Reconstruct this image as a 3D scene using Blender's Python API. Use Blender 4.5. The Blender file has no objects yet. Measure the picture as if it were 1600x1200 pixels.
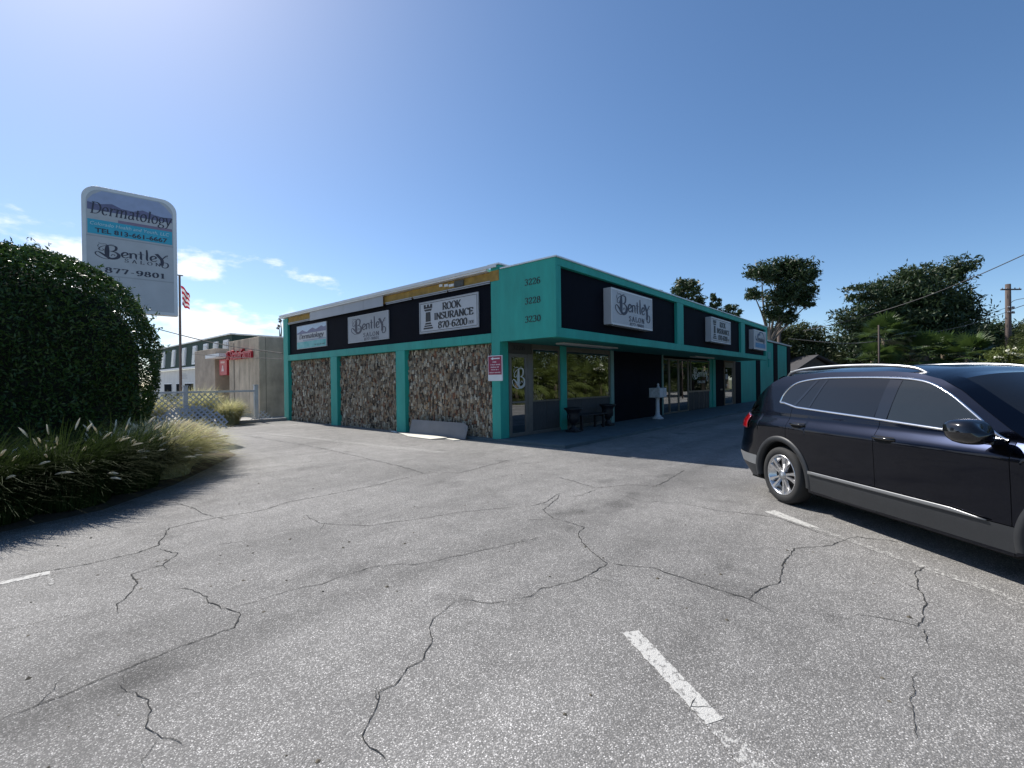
import bpy, math, random
import numpy as np
from mathutils import Vector, Matrix
random.seed(7); RNG = np.random.default_rng(11)
scn = bpy.context.scene
COL = scn.collection
R = math.radians

# ------------------------------------------------------------------ camera
FPX = 728.0
TH, PT, RO = R(40.9), R(0.236), R(0.75)
CAM = np.array([-8.942, -8.146, 1.55])
f0 = np.array([math.cos(TH), math.sin(TH), 0]); r0 = np.array([math.sin(TH), -math.cos(TH), 0]); ZUP = np.array([0, 0, 1.0])
cf = f0*math.cos(PT) - ZUP*math.sin(PT); cu0 = ZUP*math.cos(PT) + f0*math.sin(PT)
cr = r0*math.cos(RO) - cu0*math.sin(RO); cu = cu0*math.cos(RO) + r0*math.sin(RO)
cam_d = bpy.data.cameras.new('camera'); cam = bpy.data.objects.new('camera', cam_d); COL.objects.link(cam)
m = Matrix.Identity(4)
for i in range(3):
    m[i][0] = cr[i]; m[i][1] = cu[i]; m[i][2] = -cf[i]; m[i][3] = CAM[i]
cam.matrix_world = m
cam_d.sensor_width = 36; cam_d.lens = FPX/1600*36; cam_d.clip_start = 0.05; cam_d.clip_end = 3000
scn.camera = cam

# surveying helpers: the place was measured from the photograph; these turn a sight line into a point of the place
def sight(px, py): return cf + cr*(px-800)/FPX - cu*(py-600)/FPX
def gp(px, py, z=0.0):
    d = sight(px, py); return CAM + d*((z-CAM[2])/d[2])
def dp(px, py, depth): return CAM + sight(px, py)*depth

# ------------------------------------------------------------------ sky, sun, exposure
SUN_EL = 47.5; SUN_DIR = np.array([0.05, 1.0])          # horizontal direction towards the sun
wd = bpy.data.worlds.new('World'); scn.world = wd; wd.use_nodes = True
nt = wd.node_tree; nt.nodes.clear()
def wn(t, **k):
    n = nt.nodes.new(t)
    for a, b in k.items(): setattr(n, a, b)
    return n
sky = wn('ShaderNodeTexSky', sky_type='NISHITA', sun_disc=False)
sky.sun_elevation = R(SUN_EL)
sky.sun_rotation = math.atan2(SUN_DIR[0], SUN_DIR[1])
sky.altitude = 0; sky.air_density = 0.75; sky.dust_density = 0.45; sky.ozone_density = 2.0
bg = wn('ShaderNodeBackground'); bg.inputs['Strength'].default_value = 0.10
out = wn('ShaderNodeOutputWorld')
tc = wn('ShaderNodeTexCoord')
sep = wn('ShaderNodeSeparateXYZ'); nt.links.new(tc.outputs['Generated'], sep.inputs[0])
mp = wn('ShaderNodeMapping'); mp.inputs['Scale'].default_value = (3.2, 3.2, 8.0); mp.inputs['Location'].default_value = (1.3, 1.1, 0.55)
nt.links.new(tc.outputs['Generated'], mp.inputs[0])
nz = wn('ShaderNodeTexNoise'); nz.inputs['Scale'].default_value = 1.9; nz.inputs['Detail'].default_value = 9; nz.inputs['Roughness'].default_value = 0.56
nt.links.new(mp.outputs[0], nz.inputs['Vector'])
band = wn('ShaderNodeMapRange'); band.interpolation_type = 'SMOOTHSTEP'
band.inputs['From Min'].default_value = 0.32; band.inputs['From Max'].default_value = 0.18
band.inputs['To Min'].default_value = -0.20; band.inputs['To Max'].default_value = 0.05
nt.links.new(sep.outputs['Z'], band.inputs['Value'])
# the cloud bank lies along one side of the horizon
dot = wn('ShaderNodeVectorMath', operation='DOT_PRODUCT'); nt.links.new(tc.outputs['Generated'], dot.inputs[0]); dot.inputs[1].default_value = (-0.35, 0.94, 0.0)
bank = wn('ShaderNodeMapRange'); bank.interpolation_type = 'SMOOTHSTEP'
bank.inputs['From Min'].default_value = 0.35; bank.inputs['From Max'].default_value = 0.85; bank.inputs['To Min'].default_value = -0.34; bank.inputs['To Max'].default_value = 0.09
nt.links.new(dot.outputs['Value'], bank.inputs['Value'])
add0 = wn('ShaderNodeMath', operation='ADD'); nt.links.new(nz.outputs['Fac'], add0.inputs[0]); nt.links.new(bank.outputs[0], add0.inputs[1])
addn = wn('ShaderNodeMath', operation='ADD'); nt.links.new(add0.outputs[0], addn.inputs[0]); nt.links.new(band.outputs[0], addn.inputs[1])
cl = wn('ShaderNodeMapRange'); cl.interpolation_type = 'SMOOTHSTEP'
cl.inputs['From Min'].default_value = 0.54; cl.inputs['From Max'].default_value = 0.66
nt.links.new(addn.outputs[0], cl.inputs['Value'])
clm = wn('ShaderNodeMath', operation='MULTIPLY'); clm.inputs[1].default_value = 0.85; nt.links.new(cl.outputs[0], clm.inputs[0])
mixc = wn('ShaderNodeMix', data_type='RGBA'); nt.links.new(clm.outputs[0], mixc.inputs[0])
hsv = wn('ShaderNodeHueSaturation'); hsv.inputs['Hue'].default_value = 0.498; hsv.inputs['Saturation'].default_value = 1.14; hsv.inputs['Value'].default_value = 1.22; nt.links.new(sky.outputs[0], hsv.inputs['Color']); nt.links.new(hsv.outputs[0], mixc.inputs[6]); mixc.inputs[7].default_value = (9.5, 9.8, 10.2, 1)
nt.links.new(mixc.outputs[2], bg.inputs[0]); nt.links.new(bg.outputs[0], out.inputs[0])

sd = bpy.data.lights.new('sun', 'SUN'); sd.energy = 5.0; sd.angle = R(0.53); sd.color = (1.0, 0.955, 0.89)
sun = bpy.data.objects.new('sun', sd); COL.objects.link(sun)
hd = SUN_DIR/np.linalg.norm(SUN_DIR)
sv = Vector((hd[0]*math.cos(R(SUN_EL)), hd[1]*math.cos(R(SUN_EL)), math.sin(R(SUN_EL))))
sun.rotation_euler = sv.to_track_quat('Z', 'Y').to_euler(); sun.location = (0, 30, 40)
vs = scn.view_settings; vs.view_transform = 'Standard'; vs.look = 'None'; vs.exposure = 0.35; vs.gamma = 1.0; vs.use_curve_mapping = False
scn.render.engine = 'CYCLES'

# ------------------------------------------------------------------ materials
MATS = {}
def mat(name, col, rough=0.6, var=0.12, scale=4.0, bump=0.0, bscale=None, metal=0.0, spec=0.5, coat=0.0, transl=0.0, stretch=(1, 1, 1), col2=None, emit=0):
    if name in MATS: return MATS[name]
    M = bpy.data.materials.new(name); M.use_nodes = True; t = M.node_tree; b = t.nodes['Principled BSDF']
    b.inputs['Roughness'].default_value = rough; b.inputs['Metallic'].default_value = metal
    b.inputs['Specular IOR Level'].default_value = spec; b.inputs['Coat Weight'].default_value = coat
    tcn = t.nodes.new('ShaderNodeTexCoord'); mpn = t.nodes.new('ShaderNodeMapping'); mpn.inputs['Scale'].default_value = stretch
    t.links.new(tcn.outputs['Object'], mpn.inputs[0])
    n = t.nodes.new('ShaderNodeTexNoise'); n.inputs['Scale'].default_value = scale; n.inputs['Detail'].default_value = 6; n.inputs['Roughness'].default_value = 0.6
    t.links.new(mpn.outputs[0], n.inputs['Vector'])
    mr = t.nodes.new('ShaderNodeMapRange'); mr.inputs['From Min'].default_value = 0.28; mr.inputs['From Max'].default_value = 0.72
    t.links.new(n.outputs['Fac'], mr.inputs['Value'])
    mx = t.nodes.new('ShaderNodeMix'); mx.data_type = 'RGBA'; t.links.new(mr.outputs[0], mx.inputs[0])
    c2 = col2 or tuple(c*(1-var) for c in col); c1 = col if col2 else tuple(min(1, c*(1+var)) for c in col)
    mx.inputs[6].default_value = (*c2, 1); mx.inputs[7].default_value = (*c1, 1)
    t.links.new(mx.outputs[2], b.inputs['Base Color'])
    if bump:
        n2 = t.nodes.new('ShaderNodeTexNoise'); n2.inputs['Scale'].default_value = bscale or scale*6; n2.inputs['Detail'].default_value = 5
        t.links.new(mpn.outputs[0], n2.inputs['Vector'])
        bp = t.nodes.new('ShaderNodeBump'); bp.inputs['Strength'].default_value = bump; bp.inputs['Distance'].default_value = 0.02
        t.links.new(n2.outputs['Fac'], bp.inputs['Height']); t.links.new(bp.outputs[0], b.inputs['Normal'])
    if transl:
        tr = t.nodes.new('ShaderNodeBsdfTranslucent'); t.links.new(mx.outputs[2], tr.inputs[0])
        ms = t.nodes.new('ShaderNodeMixShader'); ms.inputs[0].default_value = transl
        o = t.nodes['Material Output']; t.links.new(b.outputs[0], ms.inputs[1]); t.links.new(tr.outputs[0], ms.inputs[2]); t.links.new(ms.outputs[0], o.inputs[0])
    if emit:
        b.inputs['Emission Color'].default_value = (1, .8, .55, 1); b.inputs['Emission Strength'].default_value = emit
    MATS[name] = M; return M

def asphalt_mat(name='asphalt', paint=None, cover=0.5):
    M = bpy.data.materials.new(name); M.use_nodes = True; t = M.node_tree; b = t.nodes['Principled BSDF']; L = t.links.new
    N = t.nodes.new
    tcn = N('ShaderNodeTexCoord')
    v = N('ShaderNodeTexVoronoi'); v.inputs['Scale'].default_value = 140; L(tcn.outputs['Object'], v.inputs['Vector'])
    sp = N('ShaderNodeSeparateColor'); L(v.outputs['Color'], sp.inputs[0])
    rp = N('ShaderNodeValToRGB'); e = rp.color_ramp.elements
    e[0].position = 0; e[0].color = (.112, .108, .102, 1); e[1].position = 1; e[1].color = (.68, .66, .63, 1)
    for p, c in ((.25, .180), (.55, .255), (.82, .355), (.94, .52)):
        k = e.new(p); k.color = (c*1.02, c*.985, c*.935, 1)
    L(sp.outputs[0], rp.inputs[0])
    # binder between the stones
    edge = N('ShaderNodeMapRange'); edge.inputs['From Min'].default_value = .42; edge.inputs['From Max'].default_value = .62
    L(v.outputs['Distance'], edge.inputs['Value'])
    mb = N('ShaderNodeMix'); mb.data_type = 'RGBA'; L(edge.outputs[0], mb.inputs[0]); L(rp.outputs[0], mb.inputs[6]); mb.inputs[7].default_value = (.158, .153, .145, 1)
    # broad wear and dirt
    n1 = N('ShaderNodeTexNoise'); n1.inputs['Scale'].default_value = .35; n1.inputs['Detail'].default_value = 7; L(tcn.outputs['Object'], n1.inputs['Vector'])
    n2 = N('ShaderNodeTexNoise'); n2.inputs['Scale'].default_value = 3.5; n2.inputs['Detail'].default_value = 8; n2.inputs['Roughness'].default_value = .7; L(tcn.outputs['Object'], n2.inputs['Vector'])
    mp_ = N('ShaderNodeMapping'); mp_.inputs['Rotation'].default_value = (0, 0, R(50)); mp_.inputs['Scale'].default_value = (.16, 1.3, 1); L(tcn.outputs['Object'], mp_.inputs[0])
    n3 = N('ShaderNodeTexNoise'); n3.inputs['Scale'].default_value = .9; n3.inputs['Detail'].default_value = 5; L(mp_.outputs[0], n3.inputs['Vector'])
    def rng(src, a, bb, lo, hi):
        r_ = N('ShaderNodeMapRange'); r_.inputs['From Min'].default_value = a; r_.inputs['From Max'].default_value = bb
        r_.inputs['To Min'].default_value = lo; r_.inputs['To Max'].default_value = hi; L(src, r_.inputs['Value']); return r_.outputs[0]
    m1 = N('ShaderNodeMath'); m1.operation = 'MULTIPLY'; L(rng(n1.outputs['Fac'], .3, .7, .76, 1.20), m1.inputs[0]); L(rng(n2.outputs['Fac'], .3, .7, .80, 1.14), m1.inputs[1])
    m2 = N('ShaderNodeMath'); m2.operation = 'MULTIPLY'; L(m1.outputs[0], m2.inputs[0]); L(rng(n3.outputs['Fac'], .30, .52, .74, 1.03), m2.inputs[1])
    n5 = N('ShaderNodeTexNoise'); n5.inputs['Scale'].default_value = 1.25; n5.inputs['Detail'].default_value = 4; n5.inputs['Roughness'].default_value = .55; L(tcn.outputs['Object'], n5.inputs['Vector'])
    m3 = N('ShaderNodeMath'); m3.operation = 'MULTIPLY'; L(m2.outputs[0], m3.inputs[0]); L(rng(n5.outputs['Fac'], .60, .70, 1.0, .70), m3.inputs[1])
    vm = N('ShaderNodeVectorMath'); vm.operation = 'SCALE'; L(mb.outputs[2], vm.inputs[0]); L(m3.outputs[0], vm.inputs['Scale'])
    last = vm.outputs[0]
    if paint:
        n4 = N('ShaderNodeTexNoise'); n4.inputs['Scale'].default_value = 26; n4.inputs['Detail'].default_value = 9; n4.inputs['Roughness'].default_value = .75; L(tcn.outputs['Object'], n4.inputs['Vector'])
        th = .5-(cover-.5)*.42; mk = rng(n4.outputs['Fac'], th-.035, th+.035, 0, 1)
        mxp = N('ShaderNodeMix'); mxp.data_type = 'RGBA'; L(mk, mxp.inputs[0]); L(last, mxp.inputs[6]); mxp.inputs[7].default_value = (*paint, 1); last = mxp.outputs[2]
    L(last, b.inputs['Base Color']); b.inputs['Roughness'].default_value = .82; b.inputs['Specular IOR Level'].default_value = .35
    bp = N('ShaderNodeBump'); bp.inputs['Strength'].default_value = .8; bp.inputs['Distance'].default_value = .003; bp.invert = True
    L(v.outputs['Distance'], bp.inputs['Height']); L(bp.outputs[0], b.inputs['Normal'])
    MATS[name] = M; return M

def glass_mat(name, tint, refl, body=(.01, .012, .014)):
    M = bpy.data.materials.new(name); M.use_nodes = True; t = M.node_tree; L = t.links.new; N = t.nodes.new
    t.nodes.remove(t.nodes['Principled BSDF']); o = t.nodes['Material Output']
    g = N('ShaderNodeBsdfGlossy'); g.inputs['Roughness'].default_value = .0; g.inputs[0].default_value = (.95, .98, 1, 1)
    tr = N('ShaderNodeBsdfTransparent'); tr.inputs[0].default_value = (tint, tint*1.02, tint*1.02, 1)
    lw = N('ShaderNodeFresnel'); lw.inputs[0].default_value = 1.5
    ad = N('ShaderNodeMath'); ad.operation = 'ADD'; ad.inputs[1].default_value = refl; ad.use_clamp = True; L(lw.outputs[0], ad.inputs[0])
    mx = N('ShaderNodeMixShader'); L(ad.outputs[0], mx.inputs[0]); L(tr.outputs[0], mx.inputs[1]); L(g.outputs[0], mx.inputs[2]); L(mx.outputs[0], o.inputs[0])
    # faint waviness of the panes
    tcn = N('ShaderNodeTexCoord'); n = N('ShaderNodeTexNoise'); n.inputs['Scale'].default_value = 1.3; L(tcn.outputs['Object'], n.inputs['Vector'])
    bp = N('ShaderNodeBump'); bp.inputs['Strength'].default_value = .05; bp.inputs['Distance'].default_value = .02; L(n.outputs['Fac'], bp.inputs['Height']); L(bp.outputs[0], g.inputs['Normal'])
    MATS[name] = M; return M

def attr_mat(name, rough=.85, attr='tone', bump=.3):
    M = bpy.data.materials.new(name); M.use_nodes = True; t = M.node_tree; b = t.nodes['Principled BSDF']; L = t.links.new
    a = t.nodes.new('ShaderNodeAttribute'); a.attribute_name = attr
    tcn = t.nodes.new('ShaderNodeTexCoord'); n = t.nodes.new('ShaderNodeTexNoise'); n.inputs['Scale'].default_value = 40; n.inputs['Detail'].default_value = 4; L(tcn.outputs['Object'], n.inputs['Vector'])
    mr = t.nodes.new('ShaderNodeMapRange'); mr.inputs['To Min'].default_value = .7; mr.inputs['To Max'].default_value = 1.3; L(n.outputs['Fac'], mr.inputs['Value'])
    vm = t.nodes.new('ShaderNodeVectorMath'); vm.operation = 'SCALE'; L(a.outputs['Color'], vm.inputs[0]); L(mr.outputs[0], vm.inputs['Scale'])
    L(vm.outputs[0], b.inputs['Base Color']); b.inputs['Roughness'].default_value = rough
    bp = t.nodes.new('ShaderNodeBump'); bp.inputs['Strength'].default_value = bump; bp.inputs['Distance'].default_value = .01; L(n.outputs['Fac'], bp.inputs['Height']); L(bp.outputs[0], b.inputs['Normal'])
    MATS[name] = M; return M

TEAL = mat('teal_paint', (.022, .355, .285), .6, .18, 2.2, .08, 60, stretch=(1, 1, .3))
NAVY = mat('navy_paint', (.0028, .0042, .0095), .75, .25, 2.0, .05, 50, spec=.12)
WHITE = mat('white_paint', (.74, .75, .76), .5, .06, 3)
METALW = mat('roof_edge_metal', (.70, .71, .72), .35, .08, 3, metal=.2)
SIGNW = mat('sign_white', (.50, .51, .53), .45, .07, 2.5)
SIGNG = mat('sign_grey', (.38, .39, .41), .5, .08, 3)
BLACK = mat('black_lettering', (.012, .012, .015), .5, .1)
MUSTARD = mat('mustard_board', (.36, .22, .05), .8, .3, 5, .3)
GREYSHEET = mat('grey_metal_sheet', (.36, .37, .40), .45, .07, 1.5, metal=.1)
ALU = mat('aluminium', (.19, .185, .18), .4, .1, 6, metal=.5)
CONC = mat('shade_darkened_walk', (.085, .12, .135), .85, .18, 2.2, .25, 60)  # walk concrete darkened, the deep shade under the canopy put into its colour
SPANDREL = mat('spandrel_stone', (.055, .056, .058), .7, .35, 7, .2, stretch=(6, 6, 1))
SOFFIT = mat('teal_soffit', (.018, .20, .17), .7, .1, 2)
DARKIN = mat('dark_interior', (.05, .05, .055), .8, .2, 1)
GLASS = glass_mat('storefront_glass', .25, .26)
STONE = attr_mat('stone_cladding')
ASPH = asphalt_mat()

# ------------------------------------------------------------------ mesh helpers
def link(o): COL.objects.link(o); return o
def wloc(o):
    v = np.zeros(3)
    while o is not None:
        v = v + np.array(o.location); o = o.parent
    return v
class MB:
    def __init__(s): s.v = []; s.f = []; s.m = []
    def add(s, vs, fs, mi=0):
        b = len(s.v); s.v.extend([tuple(map(float, p)) for p in vs]); s.f.extend([tuple(b+i for i in f) for f in fs]); s.m.extend([mi]*len(fs)); return s
    def box(s, x0, x1, y0, y1, z0, z1, mi=0):
        x0, x1 = sorted((x0, x1)); y0, y1 = sorted((y0, y1)); z0, z1 = sorted((z0, z1))
        return s.add([(x0,y0,z0),(x1,y0,z0),(x1,y1,z0),(x0,y1,z0),(x0,y0,z1),(x1,y0,z1),(x1,y1,z1),(x0,y1,z1)],
                     [(0,3,2,1),(4,5,6,7),(0,1,5,4),(1,2,6,5),(2,3,7,6),(3,0,4,7)], mi)
    def obox(s, c, ax, ay, az, mi=0):      # oriented box, half axes
        c = np.array(c); ax, ay, az = map(np.array, (ax, ay, az))
        P = [c+i*ax+j*ay+k*az for k in (-1, 1) for j in (-1, 1) for i in (-1, 1)]
        return s.add(P, [(0,2,3,1),(4,5,7,6),(0,1,5,4),(1,3,7,5),(3,2,6,7),(2,0,4,6)], mi)
    def tube(s, pts, rad, n=8, cap=True, mi=0):
        pts = [np.array(p, float) for p in pts]; k = len(pts)
        rads = rad if hasattr(rad, '__len__') else [rad]*k
        b = len(s.v); up = None
        for i, p in enumerate(pts):
            t = pts[min(i+1, k-1)]-pts[max(i-1, 0)]; t = t/(np.linalg.norm(t)+1e-12)
            if up is None:
                up = np.array([0, 0, 1.]) if abs(t[2]) < .9 else np.array([1., 0, 0])
            a = np.cross(t, up); a = a/(np.linalg.norm(a)+1e-12); c = np.cross(a, t); up = c
            for j in range(n):
                q = 2*math.pi*j/n; s.v.append(tuple(p+rads[i]*(a*math.cos(q)+c*math.sin(q))))
        for i in range(k-1):
            for j in range(n):
                s.f.append((b+i*n+j, b+i*n+(j+1) % n, b+(i+1)*n+(j+1) % n, b+(i+1)*n+j)); s.m.append(mi)
        if cap:
            s.f.append(tuple(b+j for j in range(n-1, -1, -1))); s.m.append(mi)
            s.f.append(tuple(b+(k-1)*n+j for j in range(n))); s.m.append(mi)
        return s
    def lathe(s, c, prof, n=20, mi=0, axis=(0, 0, 1), ax2=(1, 0, 0)):
        c = np.array(c, float); A = np.array(axis, float); U = np.array(ax2, float); V = np.cross(A, U); b = len(s.v); k = len(prof)
        for (r_, h) in prof:
            for j in range(n):
                q = 2*math.pi*j/n; s.v.append(tuple(c+A*h+r_*(U*math.cos(q)+V*math.sin(q))))
        for i in range(k-1):
            for j in range(n):
                s.f.append((b+i*n+j, b+i*n+(j+1) % n, b+(i+1)*n+(j+1) % n, b+(i+1)*n+j)); s.m.append(mi)
        s.f.append(tuple(b+j for j in range(n-1, -1, -1))); s.m.append(mi); s.f.append(tuple(b+(k-1)*n+j for j in range(n))); s.m.append(mi)
        return s
    def prism(s, poly, ext, mi=0):          # planar polygon (3d points) extruded by vector ext
        n = len(poly); ext = np.array(ext); P = [np.array(p, float) for p in poly]
        return s.add(P+[p+ext for p in P], [tuple(range(n-1, -1, -1)), tuple(range(n, 2*n))]+[(i, (i+1) % n, n+(i+1) % n, n+i) for i in range(n)], mi)
    def grid(s, P, mi=0, flip=False):       # P[i][j] points
        a = len(P); c = len(P[0]); b = len(s.v)
        for row in P:
            for p in row: s.v.append(tuple(map(float, p)))
        for i in range(a-1):
            for j in range(c-1):
                q = (b+i*c+j, b+i*c+j+1, b+(i+1)*c+j+1, b+(i+1)*c+j); s.f.append(q[::-1] if flip else q); s.m.append(mi)
        return s
    def build(s, name, mats, parent=None, local=False, smooth=False, bevel=0.0, kind=None, solid=0.0):
        me = bpy.data.meshes.new(name); off = wloc(parent) if (parent is not None and not local) else np.zeros(3)
        V = [(p[0]-off[0], p[1]-off[1], p[2]-off[2]) for p in s.v]
        me.from_pydata(V, [], s.f)
        for M in (mats if isinstance(mats, (list, tuple)) else [mats]): me.materials.append(M)
        me.polygons.foreach_set('material_index', s.m)
        if smooth: me.polygons.foreach_set('use_smooth', [True]*len(s.f))
        me.update(); o = link(bpy.data.objects.new(name, me))
        if parent is not None: o.parent = parent
        if kind: o['kind'] = kind
        if solid:
            q = o.modifiers.new('solid', 'SOLIDIFY'); q.thickness = solid; q.offset = -1
        if bevel:
            q = o.modifiers.new('bevel', 'BEVEL'); q.width = bevel; q.segments = 2; q.limit_method = 'ANGLE'
        return o
def raw_mesh(name, V, faces4, mats, parent=None, kind=None, smooth=False, tone=None):
    me = bpy.data.meshes.new(name); V = np.asarray(V, dtype=np.float32); F = np.asarray(faces4, dtype=np.int32); off = wloc(parent)
    V = V-off.astype(np.float32); k = F.shape[1]
    me.vertices.add(len(V)); me.vertices.foreach_set('co', V.ravel())
    me.loops.add(F.size); me.loops.foreach_set('vertex_index', F.ravel())
    me.polygons.add(len(F)); me.polygons.foreach_set('loop_start', np.arange(0, F.size, k, dtype=np.int32)); me.polygons.foreach_set('loop_total', np.full(len(F), k, dtype=np.int32))
    if smooth: me.polygons.foreach_set('use_smooth', np.ones(len(F), dtype=bool))
    me.update(); me.validate()
    if tone is not None:
        at = me.color_attributes.new('tone', 'FLOAT_COLOR', 'POINT'); at.data.foreach_set('color', np.asarray(tone, dtype=np.float32).ravel())
    me.materials.append(mats); o = link(bpy.data.objects.new(name, me))
    if parent is not None: o.parent = parent
    if kind: o['kind'] = kind
    return o
def tag(o, label, cat, group=None):
    o['label'] = label; o['category'] = cat
    if group: o['group'] = group
    return o
def thing(name, label, cat, loc=(0, 0, 0), group=None, rz=0):
    o = link(bpy.data.objects.new(name, None)); o.location = loc; o.rotation_euler = (0, 0, rz); o.empty_display_size = .2
    return tag(o, label, cat, group)
def struct(o): o['kind'] = 'structure'; return o
def copy_tree(o, parent=None):
    c = o.copy(); COL.objects.link(c); c.parent = parent
    for ch in list(o.children): copy_tree(ch, c)
    return c

# ------------------------------------------------------------------ ground
g = MB(); S = 900
g.add([(-S, -S, -.03), (S, -S, -.03), (S, S, -.03), (-S, S, -.03)], [(0, 1, 2, 3)])
struct(g.build('ground', mat('dry_grass_ground', (.10, .12, .045), .95, .4, .8, .4, 30, col2=(.17, .15, .09))))
g = MB(); g.add([(-45, -45, 0), (62, -45, 0), (62, -10.6, 0), (62, 13.0, 0), (-4.0, 13.0, 0), (-5.1, 3.4, 0), (-6.9, .7, 0), (-7.9, -.35, 0), (-9.6, -.95, 0), (-45, -1.6, 0)], [tuple(range(10))])
lot = struct(g.build('parking_lot', ASPH))
# planting bed of soil under the hedge, neighbouring paved lot
g = MB(); g.add([(-14, 12.8, -.004), (-4.0, 12.8, -.004), (-5.1, 3.4, -.004), (-6.9, .7, -.004), (-7.9, -.35, -.004), (-9.6, -.95, -.004), (-14, -1.1, -.004)], [tuple(range(6, -1, -1))])
struct(g.build('planting_bed', mat('bed_soil', (.10, .075, .05), .95, .4, 8, .6, 60)))
g = MB(); g.add([(-40, 13.0, -.012), (60, 13.0, -.012), (60, 70, -.012), (-40, 70, -.012)], [(0, 1, 2, 3)])
struct(g.build('neighbour_lot', mat('pale_concrete_lot', (.36, .34, .31), .9, .15, 1.2, .2, 40)))
# walkway along the shop fronts, one slab per bay
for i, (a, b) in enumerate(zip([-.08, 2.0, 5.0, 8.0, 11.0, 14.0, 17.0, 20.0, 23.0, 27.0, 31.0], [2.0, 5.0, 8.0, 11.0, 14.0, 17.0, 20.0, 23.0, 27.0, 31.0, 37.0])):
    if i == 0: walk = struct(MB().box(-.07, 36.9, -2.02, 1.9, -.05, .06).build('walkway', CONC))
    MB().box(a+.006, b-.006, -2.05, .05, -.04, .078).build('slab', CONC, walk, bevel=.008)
# cracks, traced in plan
CRK = mat('crack_dark', (.030, .029, .027), 1.0, .2)
def catmull(P, k=6):
    P = [np.array(p, float) for p in P]; P = [2*P[0]-P[1]]+P+[2*P[-1]-P[-2]]; out_ = []
    for i in range(1, len(P)-2):
        for j in range(k):
            t = j/k; a, b, c, d = P[i-1:i+3]
            out_.append(.5*((2*b)+(-a+c)*t+(2*a-5*b+4*c-d)*t*t+(-a+3*b-3*c+d)*t**3))
    out_.append(P[-2]); return out_
def crack(pix, w=.009, z=.004):
    P = [gp(x, y)[:2] for x, y in pix]; Q = []
    for a, b in zip(P[:-1], P[1:]):
        n = max(2, int(np.linalg.norm(b-a)/.035))
        for i in range(n): Q.append(a+(b-a)*i/n)
    Q.append(P[-1]); Q = np.array(Q); k = len(Q)
    ph = RNG.normal(0, 1, (k, 2)); sm = np.zeros_like(ph)
    for i in range(1, k): sm[i] = sm[i-1]*.8+ph[i]
    w *= .72; Q = Q+sm*.0065
    mb = MB(); V = []
    for i in range(k):
        t = Q[min(i+1, k-1)]-Q[max(i-1, 0)]; t = t/(np.linalg.norm(t)+1e-9); nn = np.array([-t[1], t[0]])
        ww = w*(.35+.9*abs(RNG.normal(.5, .35)))*min(1, (i+1)/4, (k-i)/4)*.5
        V += [(*(Q[i]+nn*ww), z), (*(Q[i]-nn*ww), z)]
    mb.add(V, [(2*i, 2*i+1, 2*i+3, 2*i+2) for i in range(k-1)]); 
    # crumbled side branches
    for _ in range(max(1, k//55)):
        i = int(RNG.integers(2, max(3, k-3))); a = RNG.uniform(0, 6.28); p = Q[i].copy(); V = []; n = int(RNG.integers(5, 16))
        for j in range(n):
            a += RNG.normal(0, .45); q = p+np.array([math.cos(a), math.sin(a)])*.03; d = np.array([-math.sin(a), math.cos(a)])*w*.28*(1-j/n); V += [(*(p+d), z), (*(p-d), z)]; p = q
        mb.add(V, [(2*j, 2*j+1, 2*j+3, 2*j+2) for j in range(n-1)])
    return mb.build('crack', CRK, lot)
zA = lambda L: [(x/2, 680+y/2) for x, y in L]; zB = lambda L: [(800+x/2, 680+y/2) for x, y in L]
for pts, w in [
    (zA([(40,440),(210,415),(420,370),(490,345),(530,290),(640,265),(820,235),(900,210),(1060,180),(1200,150),(1330,118),(1440,118),(1600,75)]), .015),
    (zA([(550,210),(610,232),(640,250),(680,258)]), .012),
    (zA([(500,355),(548,370),(510,405),(410,435),(420,470),(400,510),(365,530),(358,560)]), .012),
    (zA([(0,890),(150,835),(370,745),(530,680),(600,650),(740,595),(757,558),(680,535),(640,505),(580,480),(540,480)]), .010),
    (zA([(740,535),(800,520),(890,488),(1000,470),(1060,445),(1170,408),(1300,405),(1430,375),(1600,340),(1690,320)]), .009),
    (zA([(340,810),(420,803),(470,850),(460,910),(490,955),(565,965)]), .008), (zA([(490,955),(440,1020)]), .005),
    (zA([(1430,510),(1360,570),(1330,605),(1340,650),(1310,705),(1270,725),(1230,780),(1180,805),(1165,870),(1120,945),(1150,990),(1200,1010),(1215,1040)]), .009),
    (zA([(1430,512),(1540,525),(1600,515)]), .007),
    (zA([(955,250),(1000,275),(1150,283),(1310,262),(1440,240),(1600,225)]), .011),
    (zA([(660,345),(800,330)]), .007), (zA([(0,610),(250,560)]), .005), (zA([(1320,118),(1240,95),(1000,40),(760,0)]), .018),
    (zB([(0,515),(60,505),(90,480),(200,455),(300,405),(265,385),(225,345),(210,310),(228,288),(130,260),(100,235),(140,200),(150,180)]), .011),
    (zB([(300,400),(440,415),(560,455),(740,515),(830,555)]), .010),
    (zB([(740,515),(780,480),(840,460),(845,410),(880,352),(980,345),(1080,318),(1230,335)]), .012),
    (zB([(1290,412),(1255,430),(1280,520),(1280,580),(1265,597),(1180,578),(1075,565)]), .011), (zB([(1280,600),(1300,660)]), .008),
    (zB([(325,185),(400,205),(540,215),(640,235),(830,258),(1000,320)]), .010), (zB([(1265,740),(1250,830),(1270,960)]), .006),
    (zB([(140,130),(260,165),(370,155),(450,160),(540,110)]), .014), (zB([(40,225),(100,212),(150,180)]), .012), (zB([(190,195),(265,172)]), .012),
    (zB([(575,820),(550,860)]), .010), (zB([(0,265),(110,262)]), .007), (zB([(0,335),(60,320)]), .007)]:
    crack(pts, w)
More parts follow.
